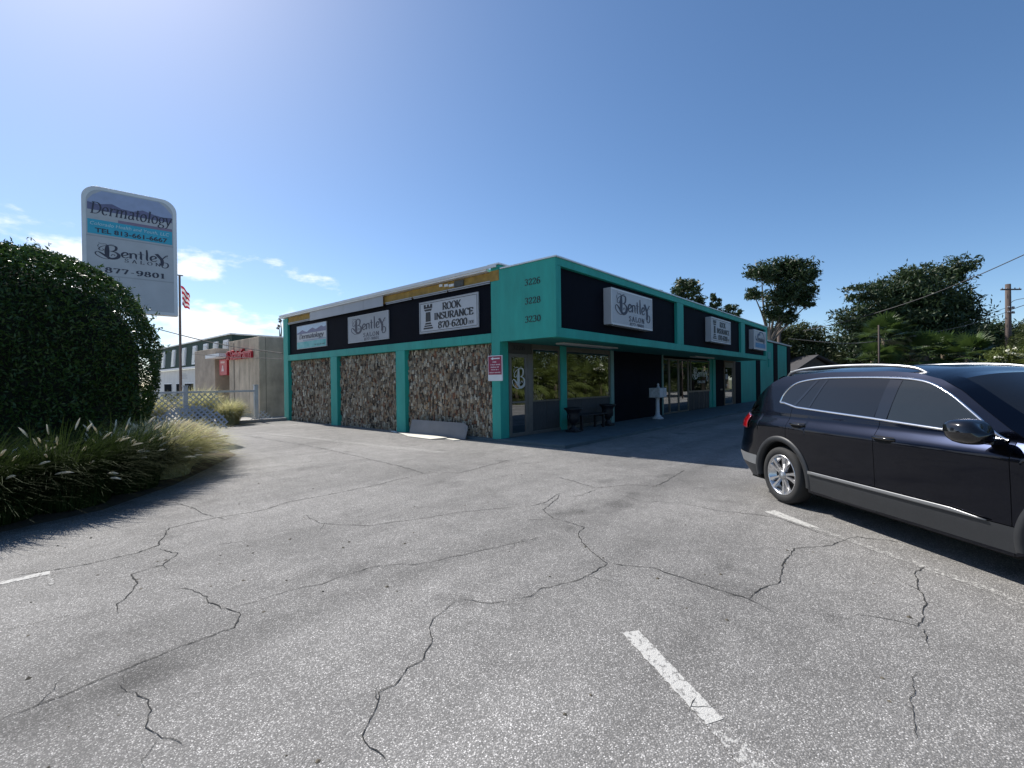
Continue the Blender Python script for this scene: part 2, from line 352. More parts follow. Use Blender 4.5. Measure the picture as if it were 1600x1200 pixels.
# loose grit and leaf scraps lying on the asphalt
mb = MB()
for i in range(260):
    x, y = (-8.9+abs(RNG.normal(0, 4.5)), -8.1+RNG.uniform(-1, 9)) if i % 3 else (RNG.uniform(-.6, -.03), RNG.uniform(.3, 12)); a = RNG.uniform(0, 6.28); r_ = RNG.uniform(.006, .018); h = r_*RNG.uniform(.3, .8)
    if (x+1.06)*-.74+(y+6.77)*.68 < 1.2 and x > -5 and y < -5: continue
    P_ = [(x+r_*math.cos(a+k*1.257)*RNG.uniform(.6, 1.2), y+r_*math.sin(a+k*1.257)*RNG.uniform(.6, 1.2), .001) for k in range(5)]
    mb.add(P_+[(x, y, h)], [(k, (k+1) % 5, 5) for k in range(5)])
mb.build('loose_grit', mat('grit', (.10, .085, .06), .9, .5, 30), lot, kind='stuff')
# painted stall lines
LP1 = asphalt_mat('worn_line_paint', (.50, .49, .46), .63); LP2 = asphalt_mat('faded_line_paint', (.48, .47, .44), .37)
def quad_line(pix, M, name='parking_line', z=.0025):
    P = [gp(x, y) for x, y in pix]; mb = MB(); n = 40; V = []
    for i in range(n+1):
        t = i/n
        A_, B_ = P[0]+(P[3]-P[0])*t, P[1]+(P[2]-P[1])*t; wv = (B_-A_)/np.linalg.norm(B_-A_)
        for p, q in ((A_, RNG.normal(0, .003)), (B_, RNG.normal(0, .003))): V.append((p[0]+wv[0]*q, p[1]+wv[1]*q, z))
    mb.add(V, [(2*i, 2*i+1, 2*i+3, 2*i+2) for i in range(n)]); return mb.build(name, M, lot)
quad_line(zB([(343,618),(395,611),(660,888),(608,905)]), LP1); quad_line(zB([(606,908),(662,890),(830,1075),(760,1090)]), LP2)
quad_line(zB([(788,239),(822,235),(960,290),(925,287)]), LP1); quad_line(zB([(925,287.5),(960,290.5),(1620,520),(1600,530)]), LP2)
quad_line(zA([(-60,482),(-40,468),(158,423),(156,434)]), LP1); quad_line(zA([(146,436),(160,434),(172,466),(152,470)]), LP2)
quad_line([(400,676),(404,675),(700,706),(690,709)], LP2)

# ------------------------------------------------------------------ lettering
GL = {}
def _gl():
    def arc(cx, cy, rx, ry, a0, a1, n=14): return [(cx+rx*math.cos(R(a0+(a1-a0)*i/n)), cy+ry*math.sin(R(a0+(a1-a0)*i/n))) for i in range(n+1)]
    st = lambda x, y0=0, y1=1: [(x, y0), (x, y1)]
    sf = lambda x, y, h=.13: [(x-h, y), (x+h, y)]
    g = GL
    g['R'] = (.72, [st(.15), sf(.15, .03), sf(.12, .97), [(.15, .97)]+arc(.36, .74, .25, .23, 90, -90)+[(.15, .51)], [(.36, .5), (.66, .03)], sf(.66, .03, .09)])
    g['O'] = (.80, [arc(.40, .5, .33, .48, 90, 450, 24)])
    g['K'] = (.78, [st(.15), sf(.15, .03), sf(.15, .97), [(.2, .40), (.62, .97)], [(.34, .56), (.68, .03)], sf(.62, .97, .1), sf(.68, .03, .1)])
    g['I'] = (.36, [st(.18), sf(.18, .03), sf(.18, .97)])
    g['N'] = (.84, [st(.15), st(.69), [(.15, .97), (.69, .03)], sf(.15, .03), sf(.11, .97, .1), sf(.69, .97)])
    g['S'] = (.60, [catmull([(.52, .78), (.46, .93), (.29, .98), (.11, .86), (.13, .66), (.32, .53), (.49, .39), (.51, .16), (.31, .02), (.11, .08), (.07, .25)], 5)])
    g['U'] = (.80, [[(.15, .97), (.15, .32)]+arc(.40, .32, .25, .30, 180, 360)+[(.65, .97)], sf(.15, .97), sf(.65, .97)])
    g['A'] = (.80, [[(.12, .03), (.40, 1)], [(.40, 1), (.69, .03)], [(.22, .34), (.60, .34)], sf(.12, .03, .1), sf(.69, .03, .11)])
    g['C'] = (.72, [arc(.40, .5, .33, .48, 45, 318, 20), [(.63, .99), (.63, .72)]])
    g['E'] = (.66, [st(.15), [(.04, .97), (.58, .97)], [(.15, .51), (.46, .51)], [(.04, .03), (.60, .03)], [(.58, .97), (.58, .78)], [(.60, .03), (.60, .24)], [(.46, .62), (.46, .4)]])
    g['L'] = (.64, [st(.15), sf(.15, .97), [(.04, .03), (.58, .03)], [(.58, .03), (.58, .26)]])
    g['D'] = (.80, [st(.15), [(.03, .97)]+[(.15, .97)]+arc(.34, .5, .37, .47, 90, -90, 18)+[(.03, .03)]])
    g['0'] = (.62, [arc(.31, .5, .23, .48, 90, 450, 24)])
    g['1'] = (.46, [st(.25), sf(.25, .03, .15), [(.09, .82), (.25, .97)]])
    g['2'] = (.62, [catmull([(.1, .74), (.15, .93), (.33, .98), (.5, .84), (.47, .62), (.3, .38), (.08, .05)], 5), [(.08, .05), (.53, .05)], [(.53, .05), (.53, .2)]])
    g['3'] = (.60, [catmull([(.09, .82), (.2, .97), (.4, .95), (.48, .78), (.4, .58), (.26, .53)], 5), catmull([(.26, .53), (.44, .48), (.52, .3), (.43, .08), (.22, .02), (.07, .16)], 5)])
    g['6'] = (.62, [catmull([(.50, .86), (.36, .98), (.16, .8), (.08, .45), (.12, .14), (.31, .02), (.5, .14), (.53, .34), (.44, .54), (.28, .58), (.12, .42)], 5)])
    g['7'] = (.60, [[(.08, .94), (.53, .94)], [(.08, .94), (.08, .76)], [(.53, .94), (.25, .02)]])
    g['8'] = (.62, [arc(.31, .74, .18, .24, 90, 450, 18), arc(.31, .27, .23, .26, 90, 450, 20)])
    g['9'] = (.62, [[(.62-x, 1-y) for x, y in g['6'][1][0]]])
    g['-'] = (.44, [[(.08, .40), (.36, .40)]])
    g[' '] = (.34, [])
    g['e'] = (.54, [[(.08, .37), (.46, .37)]+arc(.27, .34, .20, .33, 5, 318, 18)])
    g['r'] = (.46, [st(.14, 0, .66), sf(.14, .02, .1), sf(.1, .66, .06), catmull([(.14, .4), (.22, .58), (.34, .67), (.43, .6)], 4)])
    g['m'] = (.96, [st(.14, 0, .66), st(.47, 0, .5), st(.80, 0, .5), catmull([(.14, .45), (.28, .65), (.42, .64), (.47, .48)], 4), catmull([(.47, .45), (.6, .65), (.75, .64), (.80, .48)], 4), sf(.14, .02, .1), sf(.47, .02, .1), sf(.8, .02, .1), sf(.1, .66, .05)])
    g['a'] = (.54, [catmull([(.1, .55), (.24, .67), (.38, .6), (.40, .4)], 5)+[(.40, .1), (.5, .02)], catmull([(.40, .38), (.2, .34), (.08, .2), (.14, .03), (.28, .02), (.40, .14)], 5)])
    g['t'] = (.38, [[(.17, .9), (.17, .14), (.24, .03), (.35, .08)], [(.03, .64), (.34, .64)]])
    g['o'] = (.58, [arc(.29, .33, .21, .33, 90, 450, 20)])
    g['l'] = (.32, [st(.16), sf(.16, .02, .11), sf(.12, .98, .06)])
    g['g'] = (.56, [arc(.26, .42, .18, .24, 90, 450, 18), catmull([(.2, .2), (.12, .1), (.22, .02), (.42, -.02), (.48, -.16), (.3, -.28), (.08, -.22), (.08, -.08), (.2, .0)], 4), [(.4, .58), (.53, .66)]])
    g['y'] = (.56, [[(.06, .66), (.28, .03)], [(.50, .66), (.28, .03), (.2, -.2), (.08, -.26)], sf(.07, .66, .08), sf(.5, .66, .07)])
_gl()
def stroke_quads(P, wf):
    P = [np.array(p, float) for p in P]; n = len(P); Lp = []
    for i in range(n):
        t = P[min(i+1, n-1)]-P[max(i-1, 0)]; d = np.linalg.norm(t); t = t/(d+1e-9); nn = np.array([-t[1], t[0]]); w = wf(t, i/(max(1, n-1)))*.5
        Lp.append((P[i]+nn*w, P[i]-nn*w))
    return Lp
def serif_text(s, T=.15, t=.055, track=.03):
    strips = []; x = 0
    pen = R(14)
    wf = lambda d, u: t+(T-t)*abs(math.sin(math.atan2(d[1], d[0])-pen))**1.5
    for ch in s:
        w, st = GL[ch]
        for P in st: strips.append([(a+np.array([x, 0]), b+np.array([x, 0])) for a, b in stroke_quads(P, wf)])
        x += w+track
    return strips, x
def bentley(K=1.15):
    """stylised swash lettering, drawn as tapered strokes in a 0..7.4 by -0.9..3.6 box"""
    S = []
    def sw(P, w0, w1, k=6, w2=None):
        w0, w1 = w0*K, w1*K; w2 = None if w2 is None else w2*K
        Q = catmull(P, k) if len(P) > 2 else [np.array(p, float) for p in P]
        S.append(stroke_quads(Q, lambda d, u: (w0+(w1-w0)*math.sin(math.pi*u) if w2 is None else w0+(w2-w0)*u)))
    # B
    sw([(1.30, 3.05), (1.27, 2.0), (1.27, 1.0), (1.34, .15)], .22, .40)
    sw([(1.30, 3.05), (1.75, 3.1), (2.05, 3.0), (2.12, 2.55), (2.02, 2.0), (1.72, 1.72), (1.5, 1.7)], .06, .22)
    sw([(1.6, 1.72), (2.05, 1.55), (2.32, 1.1), (2.3, .5), (2.02, .05), (1.6, -.12), (1.34, .15), (1.0, .62), (.62, 1.12), (.40, 1.3)], .08, .36)
    sw([(.40, 1.3), (.22, .95), (.30, .45), (.62, .0), (1.05, -.3), (1.5, -.25)], .08, .11)
    sw([(1.27, 3.02), (.95, 2.75), (.62, 2.3), (.55, 1.8), (.80, 1.62), (.98, 1.85), (.85, 2.1)], .05, .10)
    sw([(.5, 3.5), (.75, 3.2), (1.1, 3.3), (1.35, 3.1), (1.7, 3.35), (1.95, 3.3)], .04, .08)
    sw([(.55, 3.1), (.45, 2.7), (.5, 2.3)], .03, .06); sw([(1.62, .5), (1.75, .95), (1.95, .9), (1.98, .6)], .05, .09)
    # e
    def e(x):
        sw([(x+.06, .95), (x+.3, 1.12), (x+.55, 1.4), (x+.52, 1.72), (x+.3, 1.85), (x+.08, 1.55), (x+.02, 1.05), (x+.14, .6), (x+.4, .52), (x+.66, .85)], .09, .20)
    e(2.62)
    # n
    sw([(3.42, 1.85), (3.46, 1.2), (3.44, .5)], .2, .16, w2=.2); sw([(3.46, 1.4), (3.62, 1.78), (3.88, 1.8), (3.98, 1.45), (3.97, .9), (4.02, .45)], .08, .2)
    # t
    sw([(4.42, 2.6), (4.46, 1.6), (4.44, .9), (4.52, .5)], .14, .2); sw([(4.08, 1.85), (4.4, 1.92), (4.78, 1.86)], .06, .12)
    # l
    sw([(5.02, 3.2), (5.05, 2.0), (5.03, 1.0), (5.1, .45)], .14, .2)
    e(5.38)
    # Y
    sw([(5.98, 2.55), (6.25, 1.9), (6.52, 1.2), (6.56, .4), (6.52, -.3)], .34, .42, w2=.3); sw([(6.52, -.3), (6.62, -.75), (6.9, -.82), (7.12, -.5), (7.18, 0.0), (7.05, .45), (6.75, .5), (6.62, .25)], .12, .14)
    sw([(6.52, 1.2), (6.75, 1.8), (6.98, 2.4)], .06, .14); sw([(6.98, 2.4), (7.12, 2.5), (7.05, 2.25), (6.9, 2.35)], .06, .1); sw([(6.8, 1.9), (7.05, 1.95), (7.15, 1.8)], .03, .06)
    return S
class Face:
    """a flat face in the place: origin o (lower left as read), right vector u, up vector v; draws flat marks just off it"""
    def __init__(s, o, u, v): s.o = np.array(o, float); s.u = np.array(u, float); s.v = np.array(v, float); s.n = np.cross(s.u, s.v)
    def p(s, x, y, d=0): return s.o+s.u*x+s.v*y+s.n*d
    def strips(s, mb, strips, x, y, sx, sy, d=.004, shear=0, mi=0):
        for i, st in enumerate(strips):
            V = []
            for a, b in st:
                for q in (a, b): V.append(s.p(x+(q[0]+shear*q[1])*sx, y+q[1]*sy, d+.00015*(i % 9)))
            mb.add(V, [(2*k, 2*k+1, 2*k+3, 2*k+2) for k in range(len(st)-1)], mi)
        return mb
    def serif(s, mb, txt, x, y, w, h, d=.004, T=.15, t=.055, shear=0, mi=0, track=.03):
        st, tw = serif_text(txt, T, t, track); return s.strips(mb, st, x, y, w/tw, h, d, shear, mi)
    def poly(s, mb, pts, d=.003, mi=0):
        return mb.add([s.p(x, y, d) for x, y in pts], [tuple(range(len(pts)))], mi)
    def rect(s, mb, x0, y0, x1, y1, d=.003, mi=0): return s.poly(mb, [(x0, y0), (x1, y0), (x1, y1), (x0, y1)], d, mi)
    def border(s, mb, x0, y0, x1, y1, w, d=.003, mi=0):
        for a in ((x0, y0, x1, y0+w), (x0, y1-w, x1, y1), (x0, y0+w, x0+w, y1-w), (x1-w, y0+w, x1, y1-w)): s.rect(mb, *a, d, mi)
        return mb
    def sans(s, mb, txt, x, y, w, h, d=.004, bold=.0, shear=0, mi=0):
        cu_ = bpy.data.curves.new('lettering', 'FONT'); cu_.body = txt; cu_.offset = bold; cu_.shear = shear; cu_.resolution_u = 4
        o = bpy.data.objects.new('lettering', cu_); me = bpy.data.meshes.new_from_object(o)
        V = np.array([v.co[:2] for v in me.vertices]); lo, hi = V.min(0), V.max(0)
        P = [s.p(x+(q[0]-lo[0])/(hi[0]-lo[0])*w, y+(q[1]-lo[1])/(hi[1]-lo[1])*h, d) for q in V]
        mb.add(P, [tuple(p.vertices) for p in me.polygons], mi)
        bpy.data.objects.remove(o); bpy.data.curves.remove(cu_); bpy.data.meshes.remove(me); return mb

# sign faces, each drawn in a 2.54 x 1.0 m field
LILAC = mat('sign_lilac_sky', (.36, .42, .60), .5, .1); PURPLE = mat('sign_mountain', (.16, .16, .27), .5, .25, 6); SKYB = mat('sign_pale_blue', (.50, .62, .75), .5, .1, 3)
CYAN = mat('sign_cyan', (.05, .42, .58), .5, .08); TEALG = mat('sign_sea_green', (.03, .40, .38), .5, .1, 3, col2=(.25, .55, .56)); MAUVE = mat('sign_mauve', (.26, .20, .28), .5, .1)
INK = mat('sign_ink', (.05, .05, .075), .5, .1)
def logo_bentley(F, parent, w, h, phone=True, ink=None, salon=True):
    mb = MB(); ink = ink or INK
    F.strips(mb, bentley(1.3), w*.065, h*.36, w*.87/7.2, h*.158)
    mb.build('logo_lettering', ink, parent)
    if salon:
        mb = MB(); F.serif(mb, 'SALON', w*.40, h*.17, w*.40, h*.15, T=.2, t=.07, track=.22); mb.build('lettering', ink, parent)
    if phone:
        mb = MB(); F.serif(mb, '877-9801', w*.42, h*.035, w*.36, h*.10, T=.2, t=.09, track=.14); mb.build('phone_number', ink, parent)
def logo_rook(F, parent, w, h):
    mb = MB(); F.border(mb, .05, .05, w-.05, h-.05, .013, .0045); mb.build('border_line', BLACK, parent)
    mb = MB(); x = .20; k = h
    F.poly(mb, [(x, .13*k), (x+.44, .13*k), (x+.44, .18*k), (x, .18*k)]); F.poly(mb, [(x+.03, .205*k), (x+.41, .205*k), (x+.39, .25*k), (x+.05, .25*k)])
    F.poly(mb, [(x+.07, .275*k), (x+.37, .275*k), (x+.34, .33*k), (x+.10, .33*k)]); F.poly(mb, [(x+.10, .36*k), (x+.34, .36*k), (x+.33, .66*k), (x+.11, .66*k)])
    F.poly(mb, [(x+.08, .69*k), (x+.36, .69*k), (x+.41, .755*k), (x+.03, .755*k)]); F.poly(mb, [(x+.02, .775*k), (x+.42, .775*k), (x+.42, .83*k), (x+.02, .83*k)])
    for a in (.02, .17, .32): F.poly(mb, [(x+a, .83*k), (x+a+.10, .83*k), (x+a+.10, .90*k), (x+a, .90*k)], .0031)
    mb.build('rook_emblem', BLACK, parent)
    for txt, x_, y_, w_, h_ in (('ROOK', 1.08, .655, .80, .215), ('INSURANCE', .70, .385, 1.66, .205), ('870-6200', .88, .11, 1.24, .205)):
        mb = MB(); F.serif(mb, txt, x_, y_*k, w_, h_*k, T=.24, t=.085, track=.0); mb.build('lettering', BLACK, parent)
    mb = MB(); F.border(mb, 2.17, .13*k, 2.38, .22*k, .012, .0045); F.rect(mb, 2.21, .155*k, 2.27, .195*k, .0045); F.rect(mb, 2.30, .15*k, 2.34, .20*k, .0045); mb.build('small_emblem', BLACK, parent)
def logo_derm(F, parent, w, h):
    MB_ = MB(); F.rect(MB_, .02, h*.64, w-.02, h-.02, .0032); MB_.build('sky_field', SKYB, parent)
    mb = MB(); pts = [(.02, h*.64)]+[(w*x, h*y) for x, y in [(.02, .70), (.1, .73), (.2, .81), (.28, .74), (.36, .70), (.45, .78), (.55, .84), (.66, .76), (.74, .80), (.84, .86), (.92, .80), (.985, .83)]]+[(w-.02, h*.64)]
    F.poly(mb, pts, .004); mb.build('mountain', PURPLE, parent)
    mb = MB(); F.serif(mb, 'Dermatology', w*.09, h*.425, w*.82, h*.20, .0065, T=.2, t=.07, shear=.12, track=.0); mb.build('lettering', INK, parent)
    mb = MB(); F.rect(mb, w*.22, h*.315, w-.02, h*.375, .0045); mb.build('stripe', mat('sign_slate', (.28, .34, .42), .5), parent)
    mb = MB(); F.rect(mb, .02, .02, w-.02, h*.30, .0045); mb.build('sea_field', TEALG, parent)
    mb = MB(); F.sans(mb, 'TEL 813-661-6667', w*.60, h*.09, w*.36, h*.06, .006, bold=.02); mb.build('phone_number', BLACK, parent)
def logo_turtle_free(F, parent, w, h):      # the third cabinet: arc and curl above blue script lines
    mb = MB(); F.strips(mb, [stroke_quads(catmull([(.30, .66), (.42, .50), (.62, .52), (.75, .72), (1.0, .80), (1.3, .78)], 6), lambda d, u: .09)], 0, 0, 1, h); F.strips(mb, [stroke_quads(catmull([(.85, .62), (1.1, .86), (1.5, .95), (1.9, .86), (2.2, .62)], 8), lambda d, u: .05+.05*math.sin(math.pi*u))], 0, 0, 1, h, .0045)
    mb.build('curl_emblem', mat('sign_slate_blue', (.07, .11, .2), .5), parent)
    mb = MB(); F.serif(mb, 'Dermatology', .62, h*.42, 1.62, h*.26, .0055, shear=.1, track=0); mb.build('lettering', INK, parent)
    mb = MB(); F.rect(mb, .32, h*.10, 2.38, h*.34, .0035); mb.build('blue_band', mat('sign_blue_band', (.10, .28, .50), .5, .3, 8), parent)

# ------------------------------------------------------------------ the shop building
B = thing('shop_building', 'single storey teal and navy commercial building with stone clad side and overhanging fascia', 'building', (0, 0, 0))
# body: back room, roof
MB().box(.30, 36.7, 2.6, 12.75, 0, 4.25).build('wall', DARKIN, B)
MB().box(.22, 36.8, -.02, 12.8, 4.26, 4.40).build('roof', mat('flat_roof', (.35, .35, .34), .9), B)
MB().box(.34, 21.4, -.04, 2.58, 2.66, 2.76).build('ceiling', DARKIN, B)
MB().box(.34, 21.4, .06, 2.58, .062, .07).build('interior_floor', mat('interior_floor', (.12, .11, .10), .6), B)
MB().box(.19, .29, .31, 12.5, .0, 4.25).build('side_wall', DARKIN, B)
# pillars of the side wall
PIL = [(0.0, .30, 0, .33, 4.60), (4.09, 4.57, 0, .2, 2.597), (8.31, 8.79, 0, .2, 2.597), (12.46, 12.90, 0, .3, 4.44)]
for (y0, y1, x0, x1, zt) in PIL: MB().box(x0, x1, y0, y1, -.15, zt).build('pillar', TEAL, B, bevel=.008)
# beam made of boxed lengths with visible joints
ys = [.303, 1.45, 2.75, 3.85, 5.0, 6.4, 7.6, 8.9, 10.3, 11.5, 12.457]
for a, b in zip(ys[:-1], ys[1:]): MB().box(.004, .186, a+.003, b-.003, 2.60, 2.845).build('beam', TEAL, B, bevel=.005)
# navy boards above
for a, b in zip([.303, 2.75, 5.2, 7.6, 10.1], [2.75, 5.2, 7.6, 10.1, 12.457]): MB().box(.09, .17, a+.0015, b-.0015, 2.846, 4.20).build('fascia_board', NAVY, B)
# torn trim: mustard backing, white mouldings in broken runs, grey sheet
MB().box(.04, .16, .302, 12.45, 4.23, 4.46).build('trim_backing', MUSTARD, B)
MB().box(-.012, .06, -.0, .31, 4.20, 4.47).build('trim_patch', MUSTARD, B)
for a, b in [(.33, 2.0), (2.04, 3.62), (3.70, 5.1), (10.4, 12.44)]:
    MB().box(.0, .03, a, b, 4.205, 4.235).build('moulding', SIGNG, B); MB().box(.012, .03, a+.01, b-.02, 4.165, 4.19).build('moulding', SIGNG, B)
for y, z in ((2.0, 4.33), (2.25, 4.36), (1.75, 4.30)):
    MB().box(.0, .04, y, y+.10+.15*random.random(), z, z+.07).build('torn_scrap', WHITE, B)
MB().box(.0, .03, 1.35, 1.72, 4.26, 4.43).build('dark_patch', mat('tar_paper', (.09, .09, .085), .9), B)
for a, b in ((5.17, 6.35), (6.36, 7.7), (7.71, 10.3)): MB().box(-.05, -.035, a, b, 4.13, 4.475).build('metal_sheet', GREYSHEET, B)
# roof edge flashing
for a, b in zip([-.10, 2.6, 5.3, 8.0, 10.6], [2.6, 5.3, 8.0, 10.6, 12.98]):
    MB().box(-.10, .25, max(a, .365)+.002, b-.002, 4.475, 4.545).build('roof_edge', METALW, B)
    MB().box(-.135, -.10, max(a, .0)+.002, b-.002, 4.52, 4.60).build('drip_edge', WHITE, B)
MB().box(-.06, .37, -.05, .36, 4.605, 4.64).build('pillar_cap', METALW, B)
# stone cladding: thousands of thin upright slivers, joined per panel
def stone_panel(y0, y1, z0, z1, x):
    V = []; F = []; T = []
    pal = np.array([(.31, .25, .18), (.22, .175, .125), (.40, .35, .27), (.10, .075, .053), (.28, .19, .115), (.18, .085, .05), (.50, .45, .36), (.055, .042, .032)])
    prob = np.array([.24, .2, .13, .13, .11, .06, .05, .08]); prob /= prob.sum(); y = y0
    while y < y1:
        w = random.uniform(.018, .042); z = z0-random.uniform(0, .12)
        while z < z1:
            h = random.uniform(.05, .19); a, b = max(z, z0), min(z+h, z1)
            if b-a > .015:
                d = random.uniform(.004, .07); k = len(V); dy = random.uniform(-.006, .006); e = min(y+w, y1)
                s0, s1 = random.uniform(-.008, .008), random.uniform(-.012, .012)
                V += [(x, y, a), (x, e, a), (x, e, b), (x, y, b), (x-d-s0, y+.004+dy, a+.006), (x-d+s0, e-.004, a+.01), (x-d-s1, e-.006, b-.008), (x-d+s1, y+.005, b-.012+dy)]
                F += [(k+4, k+7, k+6, k+5), (k, k+3, k+7, k+4), (k+1, k+5, k+6, k+2), (k, k+4, k+5, k+1), (k+3, k+2, k+6, k+7)]
                c = pal[RNG.choice(8, p=prob)]*random.uniform(.8, 1.4)*1.25; T += [(*c, 1)]*8
            z += h+.003
        y += w+.002
    raw_mesh('stone_cladding', V, F, STONE, B, kind='stuff', tone=T)
for a, b in ((.305, 4.085), (4.575, 8.305), (8.795, 12.455)): stone_panel(a, b, -.12, 2.597, .185)
MB().box(.175, .189, .30, 12.46, -.15, 2.6).build('backing_wall', mat('mortar_dark', (.06, .052, .045), .95), B)
# overhanging fascia
FY = -1.80; FE = 20.60
MB().box(-.004, .06, FY+.003, -.003, 2.603, 4.468).build('fascia_end', TEAL, B)
MB().box(.0, FE, FY, FY+.20, 2.60, 2.825).build('bottom_rail', TEAL, B, bevel=.006)
MB().box(.0, FE, FY, FY+.20, 4.29, 4.47).build('top_rail', TEAL, B, bevel=.006)
for a, b in ((0.0, .21), (7.36, 7.95), (15.34, 16.0), (20.17, FE)): MB().box(a, b, FY+.004, FY+.20, 2.827, 4.288).build('post', TEAL, B, bevel=.006)
for a, b in ((.212, 2.6), (2.6, 5.0), (5.0, 7.358), (7.952, 10.4), (10.4, 12.9), (12.9, 15.338), (16.002, 18.1), (18.1, 20.168)): MB().box(a+.001, b-.001, FY+.11, FY+.18, 2.827, 4.288).build('fascia_board', NAVY, B)
for a, b in ((-.035, 4.0), (4.0, 8.0), (8.0, 12.0), (12.0, 16.0), (16.0, 20.64)): MB().box(a+.001, b-.001, FY-.035, FY+.25, 4.472, 4.505).build('roof_edge', METALW, B)
MB().box(-.035, .25, FY+.252, -.06, 4.472, 4.505).build('roof_edge', METALW, B)
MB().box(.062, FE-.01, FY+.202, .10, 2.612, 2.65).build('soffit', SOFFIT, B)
MB().box(.062, FE, FY+.25, .2, 4.39, 4.45).build('canopy_roof', mat('flat_roof', (.35, .35, .34)), B)
MB().box(FE-.06, FE, FY+.202, -.003, 2.655, 4.38).build('fascia_end', TEAL, B)
FIX = mat('soffit_fixture', (.5, .5, .48), .5)
for a, b, y in ((1.5, 4.5, -.85), (12.2, 14.7, -.6)): MB().box(a, b, y-.15, y+.15, 2.565, 2.610).build('soffit_light', FIX, B, bevel=.01)
# house numbers on the fascia end
FN = Face((-.004, -.76, 0), (0, -1, 0), (0, 0, 1))
for txt, z in (('3226', 3.92), ('3228', 3.46), ('3230', 3.01)):
    mb = MB(); FN.serif(mb, txt, .10, z, .50, .155, .006, T=.17, t=.07, track=.06); mb.build('number_lettering', BLACK, B)

# shop front (wall line y = 0)
FRAME = mat('bronze_frame', (.16, .15, .13), .4, .15, 5, metal=.5)
def window(x0, x1, z0, z1, y=0.0, fr=FRAME, fw=.045, name='window', mull=()):
    w = MB()
    for a in ((x0, x0+fw, z0, z1), (x1-fw, x1, z0, z1)): w.box(a[0], a[1], y-.03, y+.05, a[2], a[3])
    w.box(x0+fw, x1-fw, y-.03, y+.05, z0, z0+fw); w.box(x0+fw, x1-fw, y-.03, y+.05, z1-fw, z1)
    for mx in mull: w.box(mx-.025, mx+.025, y-.03, y+.05, z0+fw, z1-fw)
    o = w.build(name, fr, B)
    xs = [x0+fw]+[v for mx in mull for v in (mx-.025, mx+.025)]+[x1-fw]
    for a, b in zip(xs[::2], xs[1::2]): MB().box(a, b, y-.003, y+.003, z0+fw, z1-fw).build('pane', GLASS, o)
    return o
def glass_door(x0, x1, z0, z1, fr, fw=.09, bar=True):
    o = window(x0, x1, z0, z1, 0.0, fr, fw, 'glass_door')
    MB().box(x0+fw, x1-fw, -.05, -.031, .98, 1.03).build('push_bar', ALU, o) if bar else None
    return o
# bay one: door with transom, two windows over panels
MB().box(.335, 1.30, -.01, .06, 2.32, 2.61).build('transom_panel', mat('transom_dark', (.05, .05, .05), .4), B)
FT = Face((.42, -.012, 0), (1, 0, 0), (0, 0, 1)); mb = MB(); FT.serif(mb, '3226', .05, 2.42, .55, .12, .004, T=.18, t=.08, track=.1); mb.build('number_lettering', BLACK, B)
d1 = glass_door(.335, 1.10, .085, 2.31, ALU)
MB().box(1.104, 1.30, -.035, .06, .085, 2.315).build('door_jamb', ALU, B)
mb = MB(); FL = Face((.40, -.006, 0), (1, 0, 0), (0, 0, 1)); FL.strips(mb, bentley()[:8], .02, 1.42, .24, .16, .002); mb.build('lettering', mat('window_lettering', (.62, .64, .62), .5), d1)
LETW = MATS['window_lettering']
window(1.304, 2.66, .98, 2.52); window(2.98, 5.72, .98, 2.52)
MB().box(1.304, 2.66, -.02, .06, 2.521, 2.61).build('head_panel', FRAME, B); MB().box(2.98, 5.72, -.02, .06, 2.521, 2.61).build('head_panel', FRAME, B)
for a, b in ((1.304, 1.98), (1.98, 2.66), (2.98, 3.88), (3.88, 4.80), (4.80, 5.72)): MB().box(a+.003, b-.003, .005, .07, .17, .975).build('spandrel_panel', SPANDREL, B)
for a, b in ((1.304, 2.66), (2.98, 5.72)): MB().box(a, b, -.03, .08, .08, .168).build('base_sill', ALU, B)
POSTM = mat('grey_green_post', (.16, .30, .28), .5, .1, 4)
MB().box(2.664, 2.976, -.05, .08, .08, 2.61).build('mullion_post', TEAL, B); MB().box(5.724, 5.93, -.06, .08, .08, 2.61).build('mullion_post', POSTM, B)
# dark wall bay
for a, b in ((5.934, 8.0), (8.0, 10.13)): MB().box(a+.002, b-.002, -.02, .08, .08, 2.61).build('wall_panel', NAVY, B)
MB().box(10.134, 10.24, -.05, .08, .08, 2.61).build('mullion_post', POSTM, B)
glass_door(10.244, 10.95, .085, 2.5, FRAME, .06, False); glass_door(10.954, 12.0, .085, 2.5, FRAME, .06, True); glass_door(12.004, 13.2, .085, 2.5, FRAME, .06, False)
w3 = window(13.204, 16.2, .98, 2.52, mull=(13.55,))
mb = MB(); FL3 = Face((13.7, -.006, 0), (1, 0, 0), (0, 0, 1)); FL3.strips(mb, bentley(), .0, 1.62, .32, .16, .002); mb.build('logo_lettering', LETW, w3); mb = MB(); FL3.serif(mb, 'SALON', .75, 1.38, 1.1, .12, .002, T=.2, t=.08, track=.2); mb.build('lettering', LETW, w3)
MB().box(13.204, 16.2, -.05, .08, .945, .978).build('sill', ALU, B)
for a, b in ((13.204, 13.9), (13.9, 14.6), (14.6, 15.3), (15.3, 16.2)): MB().box(a+.02, b-.02, .0, .08, .085, .943).build('spandrel_panel', mat('dark_panel', (.035, .036, .04), .6, .3, 3), B)
for x in (13.9, 14.6, 15.3, 15.75): MB().box(x-.018, x+.018, -.015, .06, .085, .943).build('mullion', ALU, B)
MB().box(16.2, 16.62, -.01, .08, .08, 2.61).build('wall_panel', TEAL, B); MB().box(16.624, 17.05, -.06, .08, .08, 2.61).build('mullion_post', TEAL, B)
MB().box(17.054, 18.55, -.02, .08, .08, 2.61).build('wall_panel', NAVY, B)
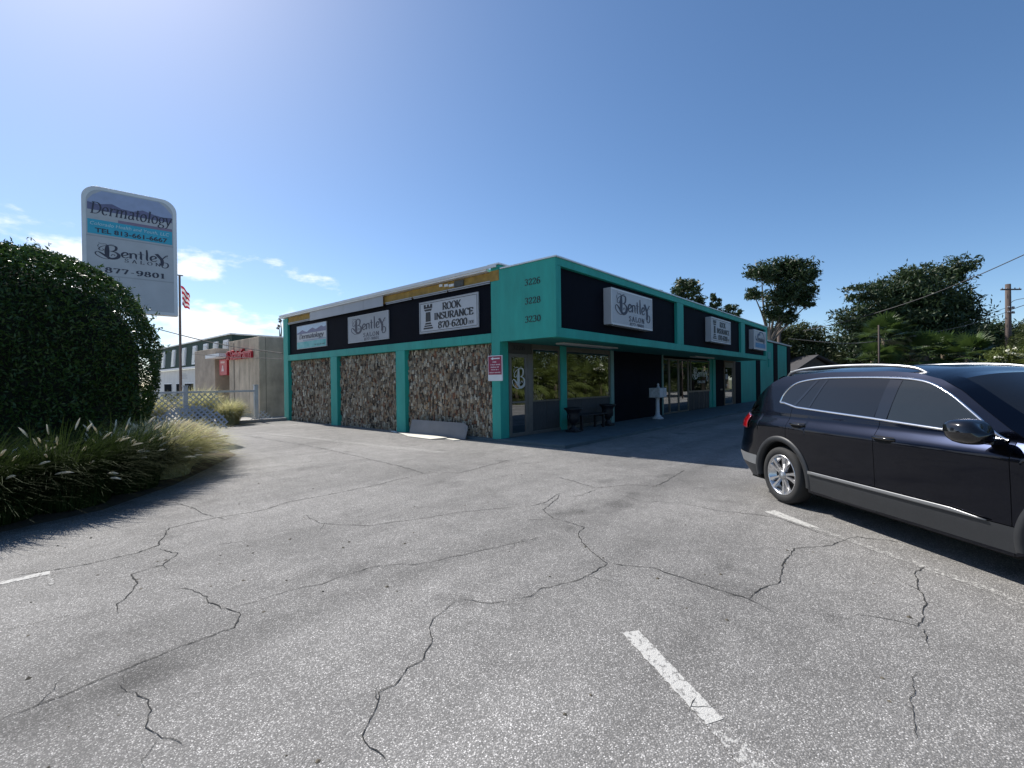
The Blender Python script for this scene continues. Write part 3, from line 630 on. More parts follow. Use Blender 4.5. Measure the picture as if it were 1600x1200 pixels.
WOODF = mat('brown_door_frame', (.12, .085, .055), .6, .3, 8, stretch=(8, 8, 1))
MB().box(18.554, 18.70, -.05, .08, .08, 2.5).build('door_jamb', WOODF, B); MB().box(20.3, 20.75, -.04, .08, .08, 2.5).build('door_jamb', WOODF, B); MB().box(18.554, 20.75, -.05, .08, 2.504, 2.61).build('door_head', WOODF, B)
d2 = glass_door(18.704, 20.296, .085, 2.3, ALU, .08, False); MB().box(18.704, 20.296, -.03, .06, 2.304, 2.5).build('transom_panel', ALU, B)
for z0, z1, a, b in ((1.55, 1.85, 18.95, 19.35), (1.98, 2.12, 19.02, 19.25), (1.18, 1.27, 19.05, 19.25)): MB().box(a, b, -.008, -.0045, z0, z1).build('paper_notice', SIGNG, d2)
MB().box(20.754, 22.0, -.02, .08, .08, 2.61).build('wall_panel', NAVY, B)
MB().box(17.9, 18.25, -.06, -.021, .95, 1.03).build('mail_slot', ALU, B)
# rear wing with navy stripes
for a, b, M, y in ((22.0, 25.64, TEAL, .0), (25.64, 26.66, NAVY, -.04), (26.66, 30.76, TEAL, .0), (30.76, 32.06, NAVY, -.04), (32.06, 35.64, TEAL, .0), (35.64, 36.96, NAVY, -.04)):
    MB().box(a+.002, b-.002, y, .2, -.02, 4.22).build('wall_panel', M, B)
MB().box(20.62, 22.0, .0, .2, 2.615, 4.22).build('wall_panel', TEAL, B)
MB().box(20.65, 37.1, -.12, .3, 4.262, 4.36).build('roof_edge', METALW, B); MB().box(20.65, 37.0, -.06, .2, 4.222, 4.26).build('roof_trim', NAVY, B)
MB().box(28.6, 29.5, -.10, -.002, 3.0, 3.5).build('meter_box', mat('meter_box', (.10, .36, .34), .5), B); MB().tube([(29.0, -.06, 3.0), (29.0, -.06, 2.4)], .03).build('conduit', TEAL, B)
MB().box(36.7, 36.96, .2, 12.8, 0, 4.22).build('wall_panel', NAVY, B)
# indoor lamp seen through the salon door
lt = thing('pendant_lamp', 'cream dome pendant lamp hanging inside the salon behind the double glass door', 'lamp', (11.35, 1.0, 2.0))
MB().lathe((11.35, 1.0, 1.92), [(.26, 0), (.24, .06), (.15, .17), (.05, .22)], 16).build('lamp_shade', mat('lamp_shade', (.8, .62, .42), .6, emit=.35), lt, smooth=True)
MB().tube([(11.35, 1.0, 2.14), (11.35, 1.0, 2.66)], .012, 6).build('cord', BLACK, lt)

# ------------------------------------------------------------------ signs
def wall_sign(y1, label, draw, w, base, z0=3.05, h=.97):
    t = thing('wall_sign', label, 'sign', (.05, y1-w/2, z0), 'flat signs on the stone clad side')
    MB().box(.055, .088, y1-w, y1, z0, z0+h).build('panel', base, t, bevel=.004)
    mb = MB(); Ff = Face((.055, y1, z0), (0, -1, 0), (0, 0, 1)); Ff.border(mb, .0, .0, w, h, .022, .006); mb.build('edge_trim', SIGNG if base is SIGNW else SIGNW, t)
    draw(Ff, t, w, h); return t
wall_sign(11.69, 'flat mountain picture sign reading Dermatology above the far stone panel', logo_derm, 2.53, SIGNW)
wall_sign(7.56, 'flat grey Bentley Salon sign on the navy side fascia', lambda F, t, w, h: logo_bentley(F, t, w, h), 2.55, SIGNG, 3.04, .95)
wall_sign(3.38, 'flat Rook Insurance sign with black rook on the navy side fascia', logo_rook, 2.56, SIGNW, 3.06, .96)
def box_sign(x0, label, draw, w=2.6, z0=3.09, h=1.0):
    t = thing('box_sign', label, 'sign', (x0+w/2, FY, z0), 'cabinet signs on the shaded front fascia')
    MB().box(x0, x0+w, FY-.13, FY+.105, z0, z0+h).build('cabinet', SIGNW, t, bevel=.012)
    mb = MB(); Ff = Face((x0, FY-.132, z0), (1, 0, 0), (0, 0, 1)); Ff.border(mb, .0, .0, w, h, .045, .006); mb.build('retainer_frame', WHITE, t)
    draw(Ff, t, w, h); MB().box(x0+.03, x0+.12, FY-.11, FY-.02, z0-.03, z0-.001).build('vent', FRAME, t); return t
box_sign(2.37, 'white lightbox sign reading Bentley Salon nearest the corner of the front fascia', lambda F, t, w, h: logo_bentley(F, t, w, h))
box_sign(10.55, 'white lightbox sign with black rook in the middle bay of the front fascia', logo_rook)
box_sign(17.1, 'white and blue lightbox sign in the last narrow bay of the front fascia', logo_turtle_free)
# red notice on the corner pillar
nsn = thing('notice_sign', 'small dark red parking notice with white arrow on the teal corner pillar', 'sign', (-.03, .15, 1.6))
MB().box(-.028, -.006, -.10, .41, 1.585, 2.25).build('panel', WHITE, nsn, bevel=.003)
FNo = Face((-.028, .41, 1.585), (0, -1, 0), (0, 0, 1)); mb = MB(); FNo.rect(mb, .02, .165, .49, .645, .003); mb.build('red_field', mat('notice_red', (.30, .015, .06), .5), nsn)
mb = MB(); FNo.poly(mb, [(.10, .585), (.20, .625), (.20, .60), (.43, .60), (.43, .57), (.20, .57), (.20, .545)], .006); mb.build('arrow', WHITE, nsn)
mb = MB()
for z, x0, x1 in ((.48, .18, .34), (.41, .09, .44), (.345, .11, .40), (.28, .13, .39), (.205, .06, .45)):
    x = x0
    while x < x1-.02:
        ww = random.uniform(.012, .022); FNo.rect(mb, x, z+random.uniform(-.002, .002), x+ww, z+random.uniform(.026, .034), .006); x += ww+random.uniform(.006, .012)+(0.02 if random.random() < .12 else 0)
mb.build('small_print', mat('notice_print', (.75, .62, .66), .6), nsn)
# pylon sign
pc, ps = math.cos(R(-7.4)), math.sin(R(-7.4)); PW, PZ0, PZ1 = 2.50, 4.05, 8.12
PR = np.array([-4.15, 11.7, 0]); PL = PR-np.array([pc, ps, 0])*PW; PU = np.array([pc, ps, 0]); PN = np.cross(PU, ZUP)
py = thing('pylon_sign', 'tall white pylon sign reading Dermatology and Bentley Salon behind the hedge', 'sign', tuple((PL+PR)/2))
FP = Face((PL[0], PL[1], PZ0), PU, (0, 0, 1)); PH = PZ1-PZ0
out2 = [(0, 0), (PW, 0)]+[(PW-.42+.42*math.cos(R(a)), PH-.42+.42*math.sin(R(a))) for a in range(0, 91, 10)]+[(.42+.42*math.cos(R(a)), PH-.42+.42*math.sin(R(a))) for a in range(90, 181, 10)]
inn2 = [(x*(PW-.22)/PW+.11, y*(PH-.22)/PH+.11) for x, y in out2]
mb = MB(); mb.prism([FP.p(x, y, 0) for x, y in out2], -FP.n*.30); mb.build('cabinet', WHITE, py, bevel=.015)
mb = MB(); FP.poly(mb, inn2, .004); mb.build('face_panel', SIGNW, py)
top = [p for p in inn2 if p[1] > PH*.70]; mb = MB(); FP.poly(mb, [(.14, PH*.76), (PW-.14, PH*.76), (PW-.14, PH-.5), (PW-.32, PH-.28), (PW-.5, PH-.14), (.5, PH-.14), (.28, PH-.3), (.14, PH-.5)], .006); mb.build('sky_field', LILAC, py)
mb = MB(); FP.poly(mb, [(.14, PH*.80), (.14, PH*.865), (.4, PH*.855), (.75, PH*.875), (1.0, PH*.85), (1.3, PH*.845), (1.55, PH*.87), (1.85, PH*.85), (2.1, PH*.84), (2.36, PH*.85), (2.36, PH*.80)], .008); mb.build('mountain', PURPLE, py)
mb = MB(); FP.rect(mb, .14, PH*.745, PW-.14, PH*.805, .0085); mb.build('snow_field', SIGNW, py)
mb = MB(); FP.rect(mb, .9, PH*.728, PW-.14, PH*.752, .0095); mb.build('stripe', MAUVE, py)
mb = MB(); FP.rect(mb, .14, PH*.615, PW-.14, PH*.73, .009); mb.build('cyan_band', CYAN, py)
mb = MB(); FP.serif(mb, 'Dermatology', .20, PH*.775, PW-.36, PH*.095, .013, T=.13, t=.045, shear=.14, track=0); mb.build('lettering', INK, py)
mb = MB(); FP.sans(mb, 'Colorado Health and Youth, LLC', .20, PH*.680, PW-.42, PH*.032, .013, bold=.01, shear=.2); mb.build('lettering', mat('cyan_print', (.45, .68, .76), .5), py)
mb = MB(); FP.sans(mb, 'TEL 813-661-6667', .32, PH*.627, PW-.60, PH*.038, .013, bold=.025); mb.build('phone_number', INK, py)
mb = MB(); FP.strips(mb, bentley(), .26, PH*.435, (PW-.52)/7.2, PH*.145/4.4, .008); mb.build('logo_lettering', INK, py)
mb = MB(); FP.serif(mb, 'SALON', 1.05, PH*.415, 1.05, PH*.028, .008, T=.16, t=.06, track=.42); mb.build('lettering', INK, py)
mb = MB(); FP.serif(mb, '877-9801', .55, PH*.315, 1.62, PH*.042, .008, T=.22, t=.09, track=.12); mb.build('phone_number', INK, py)
for z in (.595, .285): mb = MB(); FP.rect(mb, .11, PH*z, PW-.11, PH*z+.035, .0065); mb.build('divider', SIGNG, py)
for x in (.45, 1.30): c_ = FP.p(x, 0, -.15); MB().tube([(c_[0], c_[1], -.05), (c_[0], c_[1], PZ0+.02)], .09, 12).build('post', WHITE, py, smooth=True)

# ------------------------------------------------------------------ things at the foot of the walls
b1 = thing('leaning_board', 'white rigid board, toned grey for its shade, with a cut corner leaning on the stone cladding', 'board', (0, 2.4, 0))
MB().prism([(-.20, 3.62, .004), (-.20, 1.12, .004), (-.09, 1.12, .34), (-.075, 1.28, .435), (-.075, 3.62, .435)], (-.018, 0, .004)).build('board', mat('shade_grey_board', (.21, .21, .215), .7, .1, 3), b1)  # white board coloured grey, the shade it stands in put into the colour
def flat_board(name, label, P, z, M):
    o = thing(name, label, 'board', (P[0][0], P[0][1], 0)); MB().prism([(x, y, z+dz) for (x, y, dz) in P], (0, 0, .016)).build('sheet', M, o)
CREAM = mat('cream_board', (.72, .68, .58), .6, .06, 2)
flat_board('flat_board', 'large cream board lying flat on the asphalt below the leaning board', [(-.30, 4.05, .012), (-.72, 2.95, .006), (-.78, 1.9, .006), (-.42, 1.62, .03), (-.25, 2.6, .03)], .0, CREAM)
flat_board('flat_board', 'narrow cream strip of board beside the larger flat board, nearest the corner pillar', [(-.45, 1.72, .004), (-.56, 1.2, .004), (-.42, 1.1, .004), (-.30, 1.6, .004)], .0, CREAM)
flat_board('flat_board', 'thin white offcut at the foot of the middle teal pillar', [(-.10, 4.75, .004), (-.30, 4.3, .004), (-.22, 4.22, .004), (-.05, 4.6, .004)], .0, WHITE)
# urns, bench, pedestal box on the walkway
DARKIRON = mat('black_cast_iron', (.012, .012, .016), .5, .2, 12, .3)
def urn(x, y, label):
    o = thing('urn_planter', label, 'planter', (x, y, .08), 'black urns by the bench')
    MB().box(x-.17, x+.17, y-.17, y+.17, .08, .14).build('plinth', DARKIRON, o, bevel=.01)
    MB().lathe((x, y, .14), [(.15, 0), (.13, .03), (.06, .09), (.055, .14), (.10, .19), (.17, .26), (.19, .36), (.18, .47), (.21, .55), (.27, .60), (.275, .635), (.25, .64), (.2, .58), (.0, .56)], 24).build('bowl', DARKIRON, o, smooth=True)
    for s in (-1, 1): MB().tube(catmull([(x+s*.18, y, .42), (x+s*.26, y, .47), (x+s*.25, y, .58), (x+s*.19, y, .60)], 5), .014, 6).build('handle', DARKIRON, o, smooth=True)
urn(2.45, -.62, 'black urn planter left of the bench beside the teal window post')
urn(4.75, -.45, 'black urn planter right of the bench beside the dark wall')
bn = thing('bench', 'low dark bench between two black urns under the shop window', 'bench', (3.5, -.45, .08))
for y in (-.64, -.53, -.42, -.31): MB().box(2.78, 4.30, y-.048, y+.048, .50, .535).build('slat', DARKIRON, bn, bevel=.006)
for x in (2.88, 4.15):
    for y in (-.63, -.33): MB().box(x-.035, x+.035, y-.035, y+.035, .08, .499).build('leg', DARKIRON, bn, bevel=.005)
    MB().box(x-.03, x+.03, -.594, -.366, .44, .498).build('rail', DARKIRON, bn)
pm = thing('pedestal_box', 'pale grey brochure box on a white turned pedestal outside the dark wall', 'mailbox', (8.0, -.75, .08))
PEDM = mat('pedestal_white', (.52, .54, .56), .6, .1, 6)
MB().lathe((8.0, -.75, .08), [(.21, 0), (.21, .05), (.16, .08), (.13, .11), (.085, .17), (.075, .3), (.07, .72), (.085, .78), (.11, .82)], 20).build('pedestal', PEDM, pm, smooth=True)
mb = MB().box(7.68, 8.32, -.98, -.56, .90, 1.26); mb.build('box', mat('box_grey', (.44, .47, .48), .6, .3, 9), pm, bevel=.012)
MB().box(7.70, 7.94, -.99, -.981, .93, 1.22).build('door', PEDM, pm); MB().box(8.06, 8.28, -.99, -.981, .93, 1.22).build('door', PEDM, pm)
MB().lathe((8.05, -.76, 1.262), [(.07, 0), (.05, .04), (.03, .08), (.045, .13), (.0, .18)], 10).build('ornament', PEDM, pm, smooth=True)

# ------------------------------------------------------------------ neighbouring buildings
STUC = mat('weathered_concrete', (.64, .53, .40), .9, .3, 1.5, .3, 25, stretch=(1, 1, .6), col2=(.30, .25, .19))
nb = thing('concrete_building', 'low weathered beige concrete building beyond the lattice fence', 'building', (.13, 15.95, 0))
X0 = .13
MB().box(X0, 14, 15.95, 20.0, -.05, 3.93).build('wall', STUC, nb, bevel=.02)
MB().box(.95, 14, 20.0, 22.3, -.05, 3.62).build('recessed_wall', mat('beige_render', (.58, .53, .44), .9, .15, 1.5), nb)
MB().box(X0, 14, 22.3, 26.0, -.05, 3.72).build('end_wall', mat('brown_concrete', (.38, .31, .24), .9, .3, 1.2, .3), nb, bevel=.02)
MB().box(-.35, 1.2, 20.02, 22.28, 3.10, 3.30).build('canopy_slab', WHITE, nb)
MB().box(X0-.02, 1.0, 19.2, 19.3, 0, 3.8).build('control_joint', mat('joint_dark', (.22, .19, .15), .9), nb)
for y in (17.2, 18.5): MB().box(X0-.004, X0+.01, y, y+.02, 0, 3.9).build('joint', MATS['joint_dark'], nb)
MB().box(X0+.3, X0+.33, 15.946, 15.96, 0, 3.9).build('joint', MATS['joint_dark'], nb)
REDS = mat('red_sign', (.42, .015, .03), .45, .1)
t = thing('letter_sign', 'red channel letters reading StateFarm high on the concrete building', 'sign', (X0, 18.4, 3.0))
FS = Face((X0-.14, 20.15, 2.92), (0, -1, 0), (0, 0, 1)); mb = MB(); FS.sans(mb, 'StateFarm', .70, .0, 2.85, .52, 0, bold=.03); lo = mb.build('lettering', REDS, t, solid=.12)
mb = MB(); FS.sans(mb, '&', .12, .02, .42, .46, 0, bold=.03); mb.build('emblem', REDS, t, solid=.12)
MB().box(X0-.04, X0, 17.0, 20.0, 3.02, 3.10).build('raceway', GREYSHEET, t)
t = thing('red_box_sign', 'small red box sign with white lettering under the white canopy slab', 'sign', (.2, 21.2, 2.3))
MB().box(.25, .75, 20.75, 21.95, 2.15, 3.05).build('cabinet', REDS, t, bevel=.02)
FS = Face((.246, 21.95, 2.15), (0, -1, 0), (0, 0, 1)); mb = MB(); FS.rect(mb, .25, .68, .90, .78, .004); FS.poly(mb, [(.38, .22), (.78, .22), (.66, .55), (.5, .55)], .004); mb.build('lettering', mat('pink_print', (.7, .5, .5), .6), t)
# mansard building behind it
ma = thing('mansard_building', 'two storey white building with dark green mansard roof and dormer windows', 'building', (1.6, 24, 0))
MX = 1.7
MB().box(MX, 18, 23.4, 44.0, 0, 2.85).build('wall', mat('white_stucco', (.62, .62, .60), .8, .08, 2), ma)
mb = MB(); E0, E1, T0, T1 = 2.86, 2.98, 4.74, 4.80
mb.add([(MX-.25, 23.2, E1), (MX-.25, 44.2, E1), (MX-.13, 44.2, T0), (MX-.13, 24.0, T0), (18, 23.2, E1), (18, 24.0, T0)], [(0, 3, 2, 1), (0, 4, 5, 3), (3, 5, 2)])
mb.build('roof', mat('green_mansard_shingle', (.035, .065, .05), .9, .3, 6, .3, 20), ma)
MB().box(MX-.35, MX-.05, 23.1, 44.3, E0, E1-.005).build('eave', WHITE, ma); MB().box(MX-.24, MX+.1, 23.9, 44.3, T0+.002, T1+.02).build('roof_edge', METALW, ma); MB().box(MX+.1, 18, 23.9, 24.05, T0+.01, T1+.01).build('roof_edge', METALW, ma)
WG = mat('window_glass_dark', (.02, .023, .027), .9, .2, spec=.0)
WGP = mat('window_glass_pale', (.17, .19, .21), .1, .2)
for y in (24.7, 26.6, 28.6, 31.0, 33.6, 36.4, 39.4, 42.0):
    sx = lambda z: MX-.25+.12*(z-E1)/(T0-E1)
    def slab(a, b, z0, z1, d): return MB().prism([(sx(z0)-d, y+a, z0), (sx(z0)-d, y+b, z0), (sx(z1)-d, y+b, z1), (sx(z1)-d, y+a, z1)], (.10, 0, 0))
    o = slab(-.42, .42, 3.12, 4.45, .09).build('dormer_window', WHITE, ma); slab(-.27, .27, 3.24, 4.30, .105).build('pane', WGP, o)
for y0, y1, z0, z1 in ((27.6, 28.3, .5, 1.75), (29.2, 30.6, .85, 1.75), (32.2, 34.3, .85, 1.75), (35.6, 36.6, .1, 1.75), (38.0, 40.2, .85, 1.75)):
    o = MB().box(MX-.03, MX-.002, y0-.08, y1+.08, z0-.08, z1+.08).build('window', WHITE, ma); MB().box(MX-.045, MX-.031, y0, y1, z0, z1).build('pane', WG, o)
FS = Face((MX-.02, 37.5, 0), (0, -1, 0), (0, 0, 1)); mb = MB()
for i in range(4): FS.rect(mb, 2.2, 2.15+.11*i, 2.2+1.5-.25*(i % 2), 2.2+.11*i, .004)
mb.build('wall_lettering', SIGNG, ma)

# ------------------------------------------------------------------ lattice fence, fallen lattice, timber kerb
FGREY = mat('fence_grey_white', (.52, .53, .55), .6, .12, 5)
fe = thing('lattice_fence', 'weathered white post and lattice fence between the lots', 'fence', (-1.3, 13.2, 0))
POSTX = [-1.05, -3.60, -6.6, -9.6]
for x in POSTX: MB().box(x-.075, x+.075, 13.13, 13.27, -.05, 1.55).build('post', FGREY, fe, bevel=.01); MB().box(x-.09, x+.09, 13.115, 13.285, 1.551, 1.585).build('post_cap', FGREY, fe)
for a, b in zip(POSTX[1:], POSTX[:-1]): MB().box(a+.077, b-.077, 13.16, 13.24, 1.28, 1.36).build('rail', FGREY, fe)
def lattice(P, U, V, w, h, mask=None, sp=.20, wd_=.040):
    """crossed slats clipped to a w by h field; two layers one slat thick apart"""
    mb = MB(); P, U, V = map(np.array, (P, U, V)); N = np.cross(U, V)
    for layer, s in ((0, 1), (1, -1)):
        c = -h if s == 1 else 0
        k = c
        while k < (w if s == 1 else w+h):
            # line x = k + s*y
            ends = []
            y0, y1 = 0.0, h
            if s == 1: y0 = max(0, -k); y1 = min(h, w-k)
            else: y0 = max(0, k-w); y1 = min(h, k)
            if y1-y0 > .03:
                n = max(1, int((y1-y0)/.08)); run = []
                for i in range(n):
                    ya, yb = y0+(y1-y0)*i/n, y0+(y1-y0)*(i+1)/n; ym = (ya+yb)/2; xm = k+s*ym
                    if mask is None or mask(xm, ym):
                        pa, pb = P+U*(k+s*ya)+V*ya+N*.012*layer, P+U*(k+s*yb)+V*yb+N*.012*layer
                        d = (pb-pa); L_ = np.linalg.norm(d); d = d/L_; sd_ = np.cross(N, d)
                        mb.obox((pa+pb)/2, d*L_/2, sd_*wd_/2, N*.0055)
            k += sp
    return mb
lattice((-6.5, 13.2, .18), (1, 0, 0), (0, 0, 1), 2.8, 1.08).build('lattice_panel', FGREY, fe, kind='stuff')
lattice((-3.5, 13.2, .18), (1, 0, 0), (0, 0, 1), 2.38, 1.08, lambda x, y: x < 1.25+.25*math.sin(y*5)).build('lattice_panel', FGREY, fe, kind='stuff')
la = thing('fallen_lattice', 'grey lattice panel slumped against the grass clump by the kerb', 'lattice', (-3.3, 11.6, 0))
U_ = np.array([.80, -.60, 0]); V_ = np.array([.10, .42, .90]); V_ = V_-U_*(U_@V_); V_ = V_/np.linalg.norm(V_)
lattice((-4.85, 12.25, .02), U_, V_, 2.4, 1.05, lambda x, y: y < .40+.50*math.sin(min(1, max(0, x/2.3))*math.pi), .20, .055).build('panel', mat('lattice_grey', (.36, .37, .40), .6), la)
ls = thing('lattice_scrap', 'broken triangle of lattice at the foot of the right fence post', 'lattice', (-.85, 13.0, 0))
lattice((-1.45, 13.05, .0), (1, 0, 0), (0, .15, .98), 1.1, .55, lambda x, y: y < .5-abs(x-.6)*.8).build('panel', FGREY, ls)
tk = thing('timber_kerb', 'weathered grey timber kerb along the lot edge', 'kerb', (-1, 12.6, 0))
MB().box(-2.45, -.05, 12.55, 12.72, -.02, .13).build('timber', mat('grey_timber', (.30, .29, .28), .85, .3, 6, .3, stretch=(1, 8, 8)), tk, bevel=.012)
t = thing('driftwood_log', 'pale broken timber lying in front of the fallen lattice', 'timber', (-4.2, 10.7, 0))
MB().tube(catmull([(-4.9, 10.75, .07), (-4.5, 10.85, .09), (-4.0, 10.95, .1), (-3.55, 10.9, .06)], 4), [.05]*4+[.08]*5+[.085]*3+[.05], 8).build('timber', MATS['grey_timber'], t, smooth=True)
fl = thing('flagpole', 'tall thin flagpole with a striped flag beside the pylon sign', 'flagpole', (-1.98, 20.48, 0))
MB().tube([(-1.98, 20.48, 0), (-1.95, 20.46, 7.25)], [.07, .05], 8).build('pole', mat('pole_brown', (.14, .10, .085), .6), fl); MB().box(-2.15, -1.8, 20.42, 20.5, 7.25, 7.29).build('finial', BLACK, fl)
rows = 7; cols = 14; P = []
for i in range(rows+1):
    r_ = []
    for j in range(cols+1):
        u = j/cols; v = i/rows; ln = .46*(1-.25*v); x = -1.9+ln*u*.86+.05*math.sin(5*u+2*v); y = 20.46-.30*u+.16*math.sin(7*u+1.5*v)*u
        r_.append((x, y, 6.75-v*1.0-.55*u*(1-.55*v)+.05*math.sin(9*u)))
    P.append(r_)
mb = MB()
for i in range(rows):
    for j in range(cols): mb.add([P[i][j], P[i+1][j], P[i+1][j+1], P[i][j+1]], [(0, 1, 2, 3)], i % 2)
mb.build('flag', [mat('flag_red', (.42, .03, .05), .8, transl=.3), mat('flag_white', (.75, .74, .73), .8, transl=.3)], fl)
# house far right
hs = thing('house', 'grey house with dark shingle gable roof beyond the car', 'house', tuple(dp(1275, 590, 46)*np.array([1, 1, 0])))
hb = dp(1276, 590, 46); hr = np.array([cr[0], cr[1], 0]); hr /= np.linalg.norm(hr); hf = np.array([cf[0], cf[1], 0]); hf /= np.linalg.norm(hf); hb = np.array([hb[0], hb[1], 0])
def HP(a, b, z): return hb+hr*a+hf*b+ZUP*z
SHG = mat('dark_shingle', (.045, .043, .045), .9, .3, 8, .3); HWALL = mat('grey_siding', (.13, .13, .125), .8, .15, 3)
mb = MB(); mb.prism([HP(-2.2, 0, 0), HP(2.4, 0, 0), HP(2.4, 0, 2.2), HP(-2.2, 0, 2.2)], hf*9); mb.build('wall', HWALL, hs)
mb = MB(); mb.prism([HP(-2.2, 0, 2.2), HP(2.0, 0, 2.2), HP(-.1, 0, 3.55)], hf*.2); mb.build('gable', mat('gable_dark', (.075, .07, .062), .8, .2, 4), hs)
mb = MB()
for a, b in (((-2.7, 2.0), (-.1, 3.7)), ((-.1, 3.7), (3.9, 1.75))): mb.prism([HP(a[0], -.5, a[1]), HP(b[0], -.5, b[1]), HP(b[0], -.5, b[1]+.14), HP(a[0], -.5, a[1]+.14)], hf*10)
mb.build('roof', SHG, hs)
mb = MB(); mb.prism([HP(-3.0, -.8, 2.12), HP(1.6, -.8, 2.16), HP(1.6, -.8, 2.30), HP(-3.0, -.8, 2.26)], hf*.15); mb.build('fascia_trim', WHITE, hs)
mb = MB(); mb.prism([HP(-3.2, -1.6, 1.28), HP(3.0, -1.6, 1.32), HP(3.0, -1.6, 1.42), HP(-3.2, -1.6, 1.38)], hf*.4); mb.build('porch_beam', WHITE, hs)
for x in (-1.3, .6): mb = MB(); mb.prism([HP(x, -.02, .9), HP(x+.9, -.02, .9), HP(x+.9, -.02, 1.9), HP(x, -.02, 1.9)], -hf*.05); mb.build('window', WG, hs)
for x in (-3.0, 2.8): MB().tube([HP(x, -1.4, 0), HP(x, -1.4, 1.3)], .07, 8).build('porch_post', WHITE, hs)

# ------------------------------------------------------------------ poles and wires
WOOD = mat('pole_wood', (.10, .075, .065), .9, .3, 3, .3, stretch=(1, 1, .1)); WIREM = mat('wire_black', (.02, .02, .022), .6)
def pole(label, top, r=.14, arms=()):
    o = thing('utility_pole', label, 'pole', (top[0], top[1], 0)); MB().tube([(top[0], top[1], -.1), tuple(top)], [r*1.25, r], 10).build('pole', WOOD, o, smooth=True)
    for z, w in arms:
        c = np.array([top[0], top[1], z]); mb = MB(); mb.obox(c-hf*(r+.05), hr*w, hf*.05, ZUP*.06); mb.build('crossarm', WOOD, o)
        for s in (-.85, -.4, .4, .85): MB().lathe(c-hf*(r+.05)+hr*w*s+ZUP*.06, [(.03, 0), (.05, .05), (.03, .12)], 8).build('insulator', GREYSHEET, o)
    return o
P1 = dp(1575, 444, 44); pole('tall wooden utility pole with crossarm above the trees at the right edge', P1, .20, ((P1[2]-.55, .95), (P1[2]-2.3, .32), (P1[2]-2.75, .32)))
P2 = dp(1373, 508, 30); pole('thin pole standing in front of the fan palm crown', P2, .045)
P3 = dp(1217, 510, 44); pole('short grey pole just behind the rear wing roof', P3, .16)
def wire(label, pts, r=.018):
    P = catmull(pts, 8); tag(MB().tube(P, r, 5).build('overhead_wire', WIREM), label, 'wire', 'overhead wires')
wire('thick overhead wire rising to the right edge past the big tree', [dp(1255, 517, 44), dp(1330, 500, 38), dp(1425, 471, 33), dp(1515, 436, 29), dp(1640, 380, 25)], .028)
wire('overhead wire from the utility pole sagging across the tall palms', [dp(1575, 487, 44), dp(1515, 507, 42), dp(1440, 523, 39), dp(1373, 533, 31), dp(1310, 536, 38), dp(1232, 529, 44)], .026)
wire('short wire arching from the utility pole to the right edge', [dp(1577, 475, 44), dp(1590, 468, 42), dp(1640, 462, 38)], .025)
wire('lower wire leaving the utility pole to the right edge', [dp(1577, 485, 44), dp(1600, 477, 41), dp(1650, 462, 36)], .03)
wire('thin wire below the crossarm joining the utility pole from the left', [dp(1575, 480, 44), dp(1540, 492, 45), dp(1500, 507, 46)], .02)
wire('thin level wire between the two clumps of trees', [dp(1232, 519, 50), dp(1290, 521, 50), dp(1340, 519, 50)], .02)
wire('upper black cable running from the hedge to the teal building corner', [dp(170, 494, 24), dp(246, 514, 23.5), dp(340, 537, 22), dp(441, 552, 20.5)], .022)
wire('lower thin cable crossing the concrete wall to the teal building corner', [dp(300, 553, 27), dp(360, 558, 24), dp(441, 560.5, 20.5)], .014)

# ------------------------------------------------------------------ foliage
def leaf_mat(name, c1, c2, transl=.25, rough=.5, scale=1.2, spec=.35): return mat(name, c1, rough, .2, scale, transl=transl, col2=c2, spec=spec)
LD = leaf_mat('leaf_dark', (.052, .085, .030), (.020, .040, .016), .22)
LG = leaf_mat('leaf_olive', (.085, .10, .03), (.03, .05, .018), .25)
LH = leaf_mat('leaf_hedge', (.065, .12, .026), (.026, .058, .014), .22, .35, 3)
LY = leaf_mat('leaf_palm', (.085, .135, .032), (.032, .060, .015), .3)
LYB = leaf_mat('leaf_palm_sun_tone', (.17, .20, .05), (.07, .10, .022), .3)  # lighter copy of the palm leaf, sunlight put into its colour
BARK = mat('bark_grey', (.15, .13, .11), .9, .3, 5, .5)
def leaves(C_, s, ny=.6, up=None):
    """one folded four-corner leaf per centre, random attitude"""
    n = len(C_); d = RNG.normal(0, 1, (n, 3)); d /= np.linalg.norm(d, axis=1, keepdims=True)
    e = RNG.normal(0, 1, (n, 3)); e -= d*(d*e).sum(1, keepdims=True); e /= np.linalg.norm(e, axis=1, keepdims=True)
    sz = s*RNG.uniform(.6, 1.35, (n, 1)); q = np.cross(d, e)
    V = np.stack([C_-d*sz, C_+e*sz*ny*.5+q*sz*.12, C_+d*sz, C_-e*sz*ny*.5+q*sz*.12], 1).reshape(-1, 3)
    return V, np.arange(4*n, dtype=np.int32).reshape(-1, 4)
def clump_points(c, r, n, per=30, spread=.19, shell=.45):
    k = max(3, n//per); d = RNG.normal(0, 1, (k, 3)); d /= np.linalg.norm(d, axis=1, keepdims=True)
    cc = d*(RNG.uniform(0, 1, (k, 1))**shell)
    idx = RNG.integers(0, k, n); p = cc[idx]+RNG.normal(0, spread, (n, 3))*np.array([1, 1, .7]); return np.array(c)+p*np.array(r)
